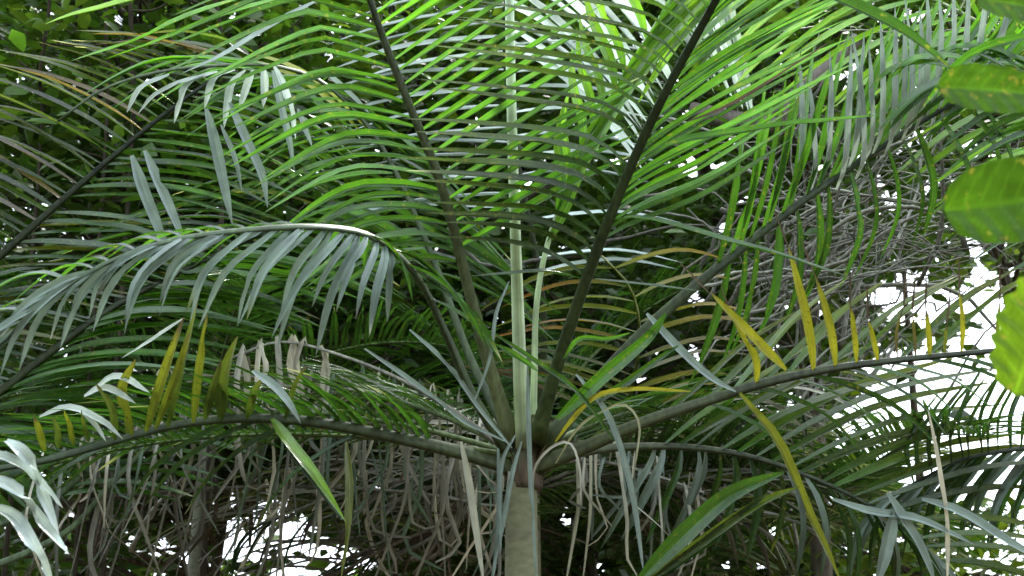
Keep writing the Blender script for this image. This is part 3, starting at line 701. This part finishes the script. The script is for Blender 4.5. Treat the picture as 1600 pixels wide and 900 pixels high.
D.side(fr, w, 12, 0.30, 0.62, [(0.3, [(60, -10, 0), (130, -15, 0), (220, 0, 0)]), (1, [(70, 10, 0), (160, 30, 0), (250, 60, 0)])], 12, (0, 0.95, 0.4), PALE, PALE_SHEEN, prio=2)
# dying orange-tipped frond
fr, w = D.frond([(826, 750, 5.6), (960, 660, 5.2), (990, 590, 4.9), (1000, 520, 4.7), (985, 450, 4.6), (940, 400, 4.55)], 0.018, 0.004, OLIVE, OLIVE, 24, label='dying frond with orange leaflet ends')
D.side(fr, w, 15, 0.35, 0.95, [(0.3, [(-70, -40, 0), (-160, -85, 0), (-260, -120, 0)]), (1, [(-60, 0, 0), (-120, 20, 0), (-200, 70, 0)])], 9, (0, 0.8, 0.6), mixc(OLIVE, MID, .5), mixc(OLIVE, ORANGE, .75), prio=3, tipdry=0, alt=(OLIVE, .5))
D.side(fr, w, 10, 0.35, 0.95, [(0.3, [(60, -20, 0), (120, -35, 0), (200, -30, 0)]), (1, [(50, -20, 0), (100, -30, 0), (160, -20, 0)])], 11, (0, 0.8, 0.6), OLIVE, mixc(OLIVE, ORANGE, .3), prio=2)
# dry fronds lying low on both sides
for pts, c in [([(826, 760, 5.6), (800, 690, 5.2), (700, 640, 4.9), (560, 610, 4.7), (400, 600, 4.6)], TAN), ([(826, 765, 5.6), (790, 740, 5.2), (680, 740, 4.9), (540, 770, 4.7), (400, 820, 4.6)], GREY), ([(826, 765, 5.6), (980, 700, 5.2), (1080, 640, 5.0), (1200, 590, 4.9)], TAN),
               ([(826, 768, 5.6), (960, 740, 5.2), (1060, 760, 4.9), (1160, 820, 4.8)], GREY), ([(826, 768, 5.6), (780, 790, 5.2), (640, 840, 4.9), (520, 900, 4.7)], BROWN)]:
    fr, w = D.frond(pts, 0.016, 0.004, BROWN, c, 24, M_VINE, label='dry dead frond hanging low')
    sg = -1 if pts[-1][0] < 826 else 1
    D.side(fr, w, 24, 0.2, 0.98, [(0.2, [(sg * 70, -15, 0), (sg * 160, -15, 0), (sg * 250, 20, 0)]), (1, [(sg * 60, -10, 0), (sg * 140, 0, 0), (sg * 220, 40, 0)])], 7, (0, 0.9, 0.4), c, GREY, mat=M_DRY, ang=9, jit=0.25, cvar=0.4, alt=(OLIVE, 0.3), prio=0.7)
    D.side(fr, w, 24, 0.2, 0.98, [(0.2, [(sg * 40, 15, 0), (sg * 100, 50, 0), (sg * 140, 110, 0)]), (1, [(sg * 40, 20, 0), (sg * 80, 60, 0), (sg * 100, 130, 0)])], 7, (0, 0.9, 0.4), c, BROWN, mat=M_DRY, ang=9, jit=0.25, cvar=0.4, alt=(DARK, 0.3), prio=0.7)
for az in (-100, -60, -20, 30, 70, 110):
    natural(D, D0, az + rnd.uniform(-12, 12), rnd.uniform(5, 30), rnd.uniform(1.7, 2.1), rnd.uniform(0.7, 1.0), 40, 0.5, 0.026, DARK, MID, prio=0.3)
for az in (-95, -70, -45, 60, 85, 105, 0):
    natural(D, D0 + Vector((0, 0, rnd.uniform(0, .3))), az + rnd.uniform(-8, 8), rnd.uniform(2, 38), rnd.uniform(1.5, 2.0), rnd.uniform(0.5, 0.9), 56, 0.5, 0.014, mixc(MID, GREY, .5), mixc(TAN, MID, .4), prio=0.4, hang=0.5)
for az in (-60, -20, 25, 75):
    natural(D, D0 + Vector((0, 0, .25)), az, rnd.uniform(45, 65), 1.5, 0.9, 50, 0.45, 0.018, MID, BRIGHT, prio=0.4)
D.finish()

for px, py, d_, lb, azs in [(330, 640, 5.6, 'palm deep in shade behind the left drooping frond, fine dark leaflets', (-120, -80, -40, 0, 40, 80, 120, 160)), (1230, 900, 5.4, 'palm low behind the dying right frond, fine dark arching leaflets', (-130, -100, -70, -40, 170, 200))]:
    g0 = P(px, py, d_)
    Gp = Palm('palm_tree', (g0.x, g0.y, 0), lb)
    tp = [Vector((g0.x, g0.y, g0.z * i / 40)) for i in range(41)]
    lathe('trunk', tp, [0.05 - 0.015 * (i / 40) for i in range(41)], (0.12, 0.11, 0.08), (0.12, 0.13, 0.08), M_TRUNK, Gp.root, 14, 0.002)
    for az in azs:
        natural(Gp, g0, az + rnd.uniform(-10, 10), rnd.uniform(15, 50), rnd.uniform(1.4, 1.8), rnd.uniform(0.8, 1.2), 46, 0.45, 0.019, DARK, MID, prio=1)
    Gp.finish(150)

# ================= dead hanging blades: each strip hangs on its own from an old frond stalk
E0 = P(470, 690, 4.35)
E = Palm('dead_frond', (E0.x, E0.y, E0.z), 'dead palm frond with bleached strips hanging below the left arching frond', None)
E.root['category'] = 'dead frond'
def strips(palm, stalk, n, s0, s1, top, ln, cols, wpx, dj=0.25, sway=45):
    fr, w = palm.frond(stalk, 0.010, 0.004, BROWN, GREY, 24, M_VINE)
    for i in range(n):
        s = s0 + (s1 - s0) * (i + rnd.uniform(-.4, .4)) / (n - 1)
        f = min(max(s, 0), 1) * 24
        k = min(int(f), 23)
        b = w[k].lerp(w[k + 1], f - k)
        d = (b - CAM).dot(FWD)
        L = rnd.uniform(*ln)
        sw_ = rnd.uniform(-sway, sway)
        bend = rnd.uniform(-18, 18)
        t0 = rnd.uniform(*top)
        dd = rnd.uniform(-dj, dj)
        c = rnd.choice(cols)
        v = rnd.uniform(0.7, 1.25)
        c = tuple(x * v for x in c)
        pts = [b, b + V(bend * 0.3, -t0, dd * 0.4, d), b + V(bend, L * 0.35, dd, d), b + V(bend * 0.4 + sw_ * 0.5, L * 0.7, dd, d), b + V(sw_, L, dd, d)]
        if rnd.random() < 0.3:                       # snapped or curled blade
            pts[-1] = pts[-2] + V(rnd.uniform(-70, 70), L * rnd.uniform(-0.1, 0.22), 0, d)
        palm.blade(fr, pts, rnd.uniform(*wpx) / FPX * d, (rnd.uniform(-.6, .6), 0.1, 1), c, (lambda k: tuple(x * k for x in c))(rnd.uniform(.6, 1.1)), rnd.uniform(0.05, 0.3), 10, rnd.uniform(-1, 1), M_DRY, None, 0.5)
strips(E, [(60, 725, 4.2), (250, 660, 4.25), (400, 640, 4.3), (560, 655, 4.35), (690, 695, 4.35), (760, 725, 4.25), (812, 738, 4.06)], 60, 0.02, 0.84, (4, 30), (90, 260), [TAN, GREY, mixc(TAN, GREY, .5), mixc(GREY, PALE_SHEEN, .5), mixc(MID, PALE_SHEEN, .5)], (4, 8), 0.25, 60)
strips(E, [(806, 715, 4.05), (720, 650, 4.2), (620, 590, 4.3), (500, 545, 4.3), (430, 535, 4.3), (360, 560, 4.3)], 10, 0.70, 0.98, (2, 12), (90, 170), [(0.50, 0.48, 0.42)], (8, 12), 0.06, 15)
strips(E, [(80, 790, 4.5), (250, 770, 4.6), (450, 760, 4.7), (650, 770, 4.7), (780, 790, 4.5), (815, 748, 4.08)], 30, 0.02, 0.82, (4, 40), (60, 200), [GREY, BROWN, TAN, mixc(BROWN, GREY, .5)], (4, 9), 0.3, 90)
strips(E, [(200, 610, 4.7), (400, 590, 4.75), (600, 600, 4.75), (740, 655, 4.5), (806, 712, 4.08)], 36, 0.02, 0.98, (4, 40), (80, 240), [GREY, mixc(PALE_SHEEN, MID, .4), TAN], (3, 7), 0.3, 70)
E.finish()
F0 = P(940, 730, 4.3)
F = Palm('dead_frond', (F0.x, F0.y, F0.z), 'dead palm frond with thin bleached strips hanging right beside the trunk', None)
F.root['category'] = 'dead frond'
strips(F, [(832, 735, 4.05), (880, 722, 4.2), (930, 720, 4.32), (1000, 735, 4.35), (1100, 770, 4.4)], 24, 0.30, 0.98, (4, 40), (60, 190), [TAN, GREY, mixc(TAN, MID, .3), PALE_SHEEN], (4, 8), 0.25, 50)
F.finish()

# ------------------------------------------------------------------ broad leaves in front at the right edge
S0 = P(1760, 560, 1.9)
S = empty('broad_leaf_shrub', (S0.x, S0.y, 0), 'shrub at the right edge with large rounded blotchy green leaves close by', 'shrub')
def broad(cx, cy, ang, L, W, d, nh, col, wavy=0.0, scal=0):
    g = Geo()
    a = R(ang)
    nn = N3(nh).normalized()
    ax = (RIGHT * math.cos(a) + UP * math.sin(a))
    ax = (ax - nn * ax.dot(nn)).normalized()
    sdv = nn.cross(ax)
    c = P(cx, cy, d)
    L, W = L / FPX * d, W / FPX * d
    nu, nv = 48, 8
    sd_ = rnd.random() * 30
    for i in range(nu + 1):
        u = i / nu
        prof = max(0.0, 1 - abs(2 * u - 1) ** 2.5) ** 0.5
        for j in range(-nv, nv + 1):
            q = j / nv
            ww = prof * W * 0.5 * (1 + 0.05 * noise.noise(Vector((u * 5, sd_, q))) + scal * 0.10 * math.sin(u * 40) * abs(q))
            z = 0.10 * W * abs(q) - 0.16 * L * (u - 0.4) ** 2 + 0.03 * W * math.sin(u * 38 - abs(q) * 5) * abs(q) + wavy * W * noise.noise(Vector((u * 3, q * 2, sd_)))
            g.v.append(c + ax * (u - 0.5) * L + sdv * ww * q + nn * z)
            vein = 1.6 if j == 0 else (1.35 if ((u * 8 - abs(q) * 1.6) % 1) < 0.16 else 1.0)
            v = vein * (1 + 0.3 * noise.noise(Vector((u * 6, q * 4, sd_))))
            g.c.append(tuple(x * v for x in col))
            g.uv.append((q, u, sd_))
    m = 2 * nv + 1
    for i in range(nu):
        for j in range(m - 1):
            g.f.append((i * m + j, i * m + j + 1, (i + 1) * m + j + 1, (i + 1) * m + j))
    o = link('leaf', mesh_from('leaf', g, M_BROAD), S)
    return c + ax * 0.5 * L
BL = (0.024, 0.062, 0.005)
tips = [broad(1548, 140, -2, 175, 78, 1.9, (0.1, 0.15, 1), BL), broad(1580, 315, 8, 225, 132, 1.85, (0.05, 0.1, 1), BL), broad(1595, 8, -8, 150, 60, 1.95, (0.1, 0.2, 1), BL),
        broad(1620, 520, 70, 210, 130, 1.8, (-0.1, 0.1, 1), (0.06, 0.12, 0.009), 0.05, 1), broad(1680, 420, 20, 180, 110, 1.9, (0.1, 0.3, 1), BL), broad(1700, 230, 30, 180, 110, 2.0, (0.1, 0.3, 1), BL)]
stem = spline([Vector((S0.x, S0.y, -0.1)), Vector((S0.x + 0.03, S0.y + 0.02, 1.0)), P(1740, 600, 1.9), P(1720, 350, 1.92), P(1700, 100, 1.95), P(1680, -80, 2.0)], 40)
link('stem', mesh_from('stem', tube_geo(stem, [0.014 - 0.009 * i / 40 for i in range(41)], 8, (0.12, 0.09, 0.05), (0.08, 0.1, 0.04)), M_BARK), S)
for t in tips:
    near = min(stem[18:], key=lambda q: (q - t).length)
    link('leaf_stalk', mesh_from('leaf_stalk', tube_geo(spline([near, near.lerp(t, 0.5) + Vector((0, 0, 0.012)), t], 6), [0.0035] * 7, 5, OLIVE, OLIVE), M_RACHIS), S)

# ------------------------------------------------------------------ trees behind
GAPS = [(1470, 650, 170, 120), (1590, 570, 95, 110), (1430, 470, 70, 45), (1540, 460, 50, 40), (410, 830, 80, 62), (500, 880, 80, 36), (145, 815, 26, 28), (1170, 880, 40, 20), (930, 880, 40, 22), (890, 810, 20, 30), (1090, 260, 30, 26), (1560, 720, 90, 60), (1320, 130, 30, 20), (1530, 230, 40, 20), (1260, 640, 30, 20), (1060, 860, 25, 20)]
BIG = len(GAPS)
for i in range(34):
    GAPS.append((rnd.uniform(1040, 1600), rnd.uniform(20, 600), rnd.uniform(12, 22), rnd.uniform(11, 19)))
for i in range(16):
    GAPS.append((rnd.uniform(60, 620), rnd.uniform(740, 900), rnd.uniform(11, 20), rnd.uniform(10, 17)))
for i in range(12):
    GAPS.append((rnd.uniform(880, 1400), rnd.uniform(600, 900), rnd.uniform(11, 20), rnd.uniform(10, 17)))
for i in range(40):
    GAPS.append((rnd.uniform(60, 1040), rnd.uniform(20, 600), rnd.uniform(10, 17), rnd.uniform(9, 15)))
def in_gap(p, big=False):
    q = proj(p)
    if not q:
        return False
    for n_, (x, y, rx, ry) in enumerate(GAPS[:BIG] if big else GAPS):
        if abs(q[0] - x) > rx * 1.4 or abs(q[1] - y) > ry * 1.4:
            continue
        e = ((q[0] - x) / rx) ** 2 + ((q[1] - y) / ry) ** 2
        if e < 1 + 0.8 * noise.noise(Vector((q[0] * 0.02, q[1] * 0.02, 7))):
            return n_ >= BIG or rnd.random() > 0.09
    return False

def leaf_quad(g, c, ax, nn, L, W, col):
    s = nn.cross(ax).normalized()
    b = len(g.v)
    g.v += [c - ax * L * 0.5, c - ax * L * 0.1 + s * W * 0.5 + nn * W * 0.12, c + ax * L * 0.5 - nn * L * 0.08, c - ax * L * 0.1 - s * W * 0.5 + nn * W * 0.12, c + ax * L * 0.02,
            c + ax * L * 0.28 + s * W * 0.33 + nn * W * 0.05, c + ax * L * 0.28 - s * W * 0.33 + nn * W * 0.05]
    g.f += [(b, b + 4, b + 1), (b, b + 3, b + 4), (b + 1, b + 4, b + 5), (b + 4, b + 2, b + 5), (b + 3, b + 6, b + 4), (b + 4, b + 6, b + 2)]
    g.c += [col] * 7
    g.uv += [(0.5, 0, 0), (1, .4, 0), (0.5, 1, 0), (0, .4, 0), (0.5, .5, 0), (0.8, .8, 0), (0.2, .8, 0)]

def leafy_tree(name, label, x, d, box, nclump, nleaf, lsize, col, tr=0.08, lean=0.0, group='trees behind the palms', sig=0.28):
    """box: picture span (x0, x1, y0, y1) of the crown at depth d +- spread"""
    b = P(x, 600, d)
    root = empty(name, (b.x, b.y, 0), label, 'tree', group)
    x0, x1, y0, y1, sp_ = box
    topz = P(x, y0 - 60, d).z
    tw = spline([Vector((b.x, b.y, -0.15)), Vector((b.x + lean * 0.3, b.y, topz * 0.35)), Vector((b.x + lean * 0.8, b.y + 0.1, topz * 0.7)), Vector((b.x + lean, b.y, topz))], 30)
    link('trunk', mesh_from('trunk', tube_geo(tw, [tr * (1 - 0.75 * i / 30) for i in range(31)], 9, (0.10, 0.08, 0.06), (0.08, 0.065, 0.045)), M_BARK), root)
    g = Geo()
    lb = Geo()
    for c in range(nclump):
        cx, cy, cd = rnd.uniform(x0, x1), rnd.uniform(y0, y1), d + rnd.uniform(-sp_, sp_)
        cc = P(cx, cy, cd)
        if in_gap(cc):
            continue
        k = min(range(31), key=lambda i: abs(tw[i].z - (cc.z - 0.35 * abs(cc.x - tw[i].x))))
        mid = tw[k].lerp(cc, 0.55) + Vector((rnd.gauss(0, .12), rnd.gauss(0, .12), rnd.uniform(-.1, .2)))
        bw = spline([tw[k], mid, cc], 9)
        if not any(in_gap(q, True) for q in bw[2:]):
            lb.add(tube_geo(bw, [0.016 * (1 - 0.85 * i / 9) + 0.002 for i in range(10)], 5, (0.09, 0.07, 0.05), (0.08, 0.07, 0.04)))
        v0 = rnd.uniform(0.6, 1.4)
        for q in range(nleaf):
            p = cc + Vector((rnd.gauss(0, sig), rnd.gauss(0, sig), rnd.gauss(0, sig * 0.65)))
            if in_gap(p):
                continue
            az = rnd.uniform(0, 2 * math.pi)
            ax = Vector((math.cos(az), math.sin(az), rnd.uniform(-0.7, 0.25))).normalized()
            nn = Vector((rnd.gauss(0, .6), rnd.gauss(-.35, .6), 0.8)).normalized()
            nn = (nn - ax * nn.dot(ax)).normalized()
            L = lsize * rnd.uniform(0.6, 1.3)
            v = v0 * rnd.uniform(0.75, 1.3)
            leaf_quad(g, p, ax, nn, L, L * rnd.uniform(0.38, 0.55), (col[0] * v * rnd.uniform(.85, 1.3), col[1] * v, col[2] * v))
    link('branches', mesh_from('branches', lb, M_BARK), root)['kind'] = 'stuff'
    link('crown', mesh_from('crown', g, M_TREE), root)['kind'] = 'stuff'
    return root

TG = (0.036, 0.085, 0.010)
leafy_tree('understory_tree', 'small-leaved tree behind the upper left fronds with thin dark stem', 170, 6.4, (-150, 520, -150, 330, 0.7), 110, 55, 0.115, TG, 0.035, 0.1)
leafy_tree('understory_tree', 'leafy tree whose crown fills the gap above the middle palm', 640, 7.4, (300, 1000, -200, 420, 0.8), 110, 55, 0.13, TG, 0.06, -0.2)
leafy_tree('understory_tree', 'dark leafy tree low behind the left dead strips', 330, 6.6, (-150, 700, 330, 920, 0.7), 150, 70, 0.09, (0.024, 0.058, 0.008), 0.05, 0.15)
leafy_tree('understory_tree', 'shaded tree low behind the palm trunk', 900, 6.9, (620, 1200, 420, 960, 0.7), 100, 70, 0.10, (0.024, 0.058, 0.008), 0.06, 0.1)  # shade put into its darker leaf colour
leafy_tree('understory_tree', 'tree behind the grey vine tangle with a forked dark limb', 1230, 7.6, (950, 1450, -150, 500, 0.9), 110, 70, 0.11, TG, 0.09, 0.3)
leafy_tree('understory_tree', 'sunlit yellow-green tree beside the bright sky gap low right', 1390, 8.2, (1150, 1750, 400, 960, 0.8), 80, 60, 0.12, (0.085, 0.165, 0.014), 0.06, 0.2)  # sunlight put into its lighter leaf colour
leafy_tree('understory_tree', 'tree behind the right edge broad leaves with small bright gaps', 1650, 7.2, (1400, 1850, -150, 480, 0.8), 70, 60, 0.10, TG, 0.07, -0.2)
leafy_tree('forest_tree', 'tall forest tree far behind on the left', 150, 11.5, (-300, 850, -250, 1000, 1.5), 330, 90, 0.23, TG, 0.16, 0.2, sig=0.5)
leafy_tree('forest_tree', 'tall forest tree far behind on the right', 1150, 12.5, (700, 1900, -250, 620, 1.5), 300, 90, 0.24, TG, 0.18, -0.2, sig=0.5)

leafy_tree('forest_tree', 'shaded forest tree far behind the palm trunk', 880, 10.8, (500, 1350, 380, 1000, 1.5), 220, 90, 0.23, (0.024, 0.058, 0.008), 0.15, 0.2, sig=0.5)  # leaf colour darkened to stand for shade
def shading_tree(x, y, h, spread, n, label):  # added out of view to hold back light from the camera side
    root = empty('forest_tree', (x, y, 0), label, 'tree', 'unseen trees added to block light')
    tw = spline([Vector((x, y, -0.2)), Vector((x + .1, y, h * .5)), Vector((x, y + .1, h))], 20)
    link('trunk', mesh_from('trunk', tube_geo(tw, [0.2 * (1 - 0.7 * i / 20) for i in range(21)], 9, (0.10, 0.08, 0.06), (0.08, 0.065, 0.045)), M_BARK), root)
    g = Geo()
    for i in range(n):
        a = rnd.uniform(0, 2 * math.pi)
        rr = spread * math.sqrt(rnd.random())
        p = Vector((x + rr * math.cos(a), y + rr * math.sin(a), rnd.uniform(0.2 * h, h)))
        az = rnd.uniform(0, 2 * math.pi)
        ax = Vector((math.cos(az), math.sin(az), rnd.uniform(-0.8, 0.3))).normalized()
        nn = Vector((rnd.gauss(0, .7), rnd.gauss(0, .7), 0.8)).normalized()
        nn = (nn - ax * nn.dot(ax)).normalized()
        v = rnd.uniform(.6, 1.4)
        L = rnd.uniform(0.25, 0.45)
        leaf_quad(g, p, ax, nn, L, L * 0.5, tuple(q * v for q in TG))
    link('crown', mesh_from('crown', g, M_TREE), root)['kind'] = 'stuff'
for x, y, h, lb in [(-3.6, -4.5, 5.0, 'leafy tree behind the photographer, over the left shoulder, added to block light'), (0.6, -5.0, 5.5, 'unseen leafy tree added to block light, straight behind the photographer'), (4.4, -4.2, 5.0, 'leafy tree behind the photographer, over the right shoulder, added to block light'),
                    (-6.4, 1.0, 6, 'leafy tree outside the view on the left, added to block light'), (7.0, 1.2, 6, 'leafy tree outside the view on the right, added to block light')]:
    shading_tree(x, y, h, 2.6, 2600, lb)
# thick crooked limb behind the right frond
lw = spline([P(1080, 175, 6.6), P(1150, 188, 6.5), P(1215, 192, 6.5), P(1245, 150, 6.45), P(1285, 112, 6.4), P(1340, 60, 6.4)], 24)
# ------------------------------------------------------------------ tangle of grey lianas on the right
T0 = P(1370, 430, 5.4)
T = empty('liana_tangle', (T0.x, T0.y, 0), 'tangle of bare grey lianas hanging behind the yellow-leaved frond', 'lianas')
link('limb', mesh_from('limb', tube_geo(lw, [0.055 - 0.02 * i / 24 for i in range(25)], 9, (0.10, 0.085, 0.07), (0.16, 0.14, 0.12)), M_BARK), T)
for i in range(170):
    cx, cy, cd = rnd.gauss(1360, 115), rnd.gauss(390, 110), rnd.uniform(5.0, 6.2)
    an = rnd.choice([rnd.gauss(40, 18), rnd.gauss(20, 14), rnd.gauss(75, 15), rnd.gauss(-20, 20)])
    L = rnd.uniform(80, 260)
    a = R(an)
    dx, dy = math.cos(a) * L, -math.sin(a) * L
    bx_, by_ = rnd.gauss(0, 28), rnd.gauss(0, 28)
    pts = [P(cx - dx, cy - dy, cd), P(cx - dx * .4 + bx_, cy - dy * .4 + by_, cd + rnd.uniform(-.1, .1)), P(cx + dx * .3 - bx_ * .6, cy + dy * .3 - by_ * .6, cd), P(cx + dx, cy + dy, cd + rnd.uniform(-.15, .15))]
    if any(in_gap(q, True) for q in spline(pts, 8)) and rnd.random() < 0.6:
        continue
    r = rnd.choice([0.003, 0.004, 0.006, 0.008, 0.012])
    v = rnd.uniform(0.4, 1.2)
    c = tuple(x * v for x in rnd.choice([GREY, mixc(GREY, BROWN, .4), (0.11, 0.10, 0.08)]))
    wv = spline(pts, 14)
    for q in range(1, 14):
        wv[q] = wv[q] + Vector((rnd.gauss(0, .006), rnd.gauss(0, .006), rnd.gauss(0, .006)))
    link('vine', mesh_from('vine', tube_geo(wv, [r * (1 - 0.75 * k / 14) * (1 + 0.15 * rnd.uniform(-1, 1)) for k in range(15)], 5, c, c), M_VINE), T)
# brown dry twigs low left
U0 = P(430, 800, 4.9)
U = empty('dry_twig_tangle', (U0.x, U0.y, 0), 'tangle of brown dry twigs low behind the hanging dead strips', 'twigs')
for i in range(46):
    cx, cy, cd = rnd.uniform(100, 790), rnd.gauss(790, 55), rnd.uniform(4.7, 5.4)
    an = rnd.choice([rnd.gauss(-25, 15), rnd.gauss(25, 20), rnd.gauss(75, 15), rnd.gauss(50, 15)])
    L = rnd.uniform(50, 140)
    a = R(an)
    dx, dy = math.cos(a) * L, -math.sin(a) * L
    bx_, by_ = rnd.gauss(0, 16), rnd.gauss(0, 16)
    pts = [P(cx - dx, cy - dy, cd), P(cx - dx * .3 + bx_, cy - dy * .3 + by_, cd), P(cx + dx, cy + dy, cd + rnd.uniform(-.15, .15))]
    if any(in_gap(q, True) for q in spline(pts, 8)) and rnd.random() < 0.8:
        continue
    r = rnd.choice([0.004, 0.005, 0.007, 0.010])
    v = rnd.uniform(0.4, 0.9)
    c = tuple(x * v for x in rnd.choice([(0.2, 0.16, 0.12), (0.26, 0.21, 0.16), GREY]))
    link('twig', mesh_from('twig', tube_geo(spline(pts, 10), [r * (1 - 0.5 * k / 10) for k in range(11)], 5, c, c), M_VINE), U)
# thin dark saplings upper left
for i, (x0, y0, x1, y1, r, lb) in enumerate([(60, 130, 78, -40, .010, 'thin dark sapling at the upper left corner, leftmost of four'), (165, 70, 160, -40, .009, 'thin dark straight sapling second from the upper left corner'),
                                         (204, 100, 198, -40, .012, 'thin dark sapling third from the upper left corner'), (350, 110, 330, -40, .012, 'thin dark leaning sapling nearest to the left tall frond')]):
    d = 5.7
    b = P(x0, 700, d)
    root = empty('sapling', (b.x, b.y, 0), lb, 'sapling', 'thin saplings upper left')
    pts = spline([Vector((b.x, b.y, -0.1)), Vector((b.x, b.y, 1.2)), P(x0, y0 + 150, d), P(x0, y0, d), P((x0 + x1) / 2 + 4, (y0 + y1) / 2, d), P(x1, y1, d), P(x1 - 8, y1 - 250, d)], 40)
    link('stem', mesh_from('stem', tube_geo(pts, [r * 1.5 * (1 - 0.5 * k / 40) for k in range(41)], 7, (0.045, 0.035, 0.025), (0.04, 0.03, 0.02)), M_BARK), root)
    for k in range(7):
        q = pts[rnd.randint(22, 38)]
        e = q + V(rnd.choice([-1, 1]) * rnd.uniform(60, 150), -rnd.uniform(20, 110), rnd.uniform(-.2, .2), d)
        link('branch', mesh_from('branch', tube_geo(spline([q, q.lerp(e, .5) + V(0, 14, 0, d), e], 8), [r * (.6 - .4 * m / 8) for m in range(9)], 5, (0.045, 0.035, 0.025), (0.05, 0.04, 0.025)), M_BARK), root)
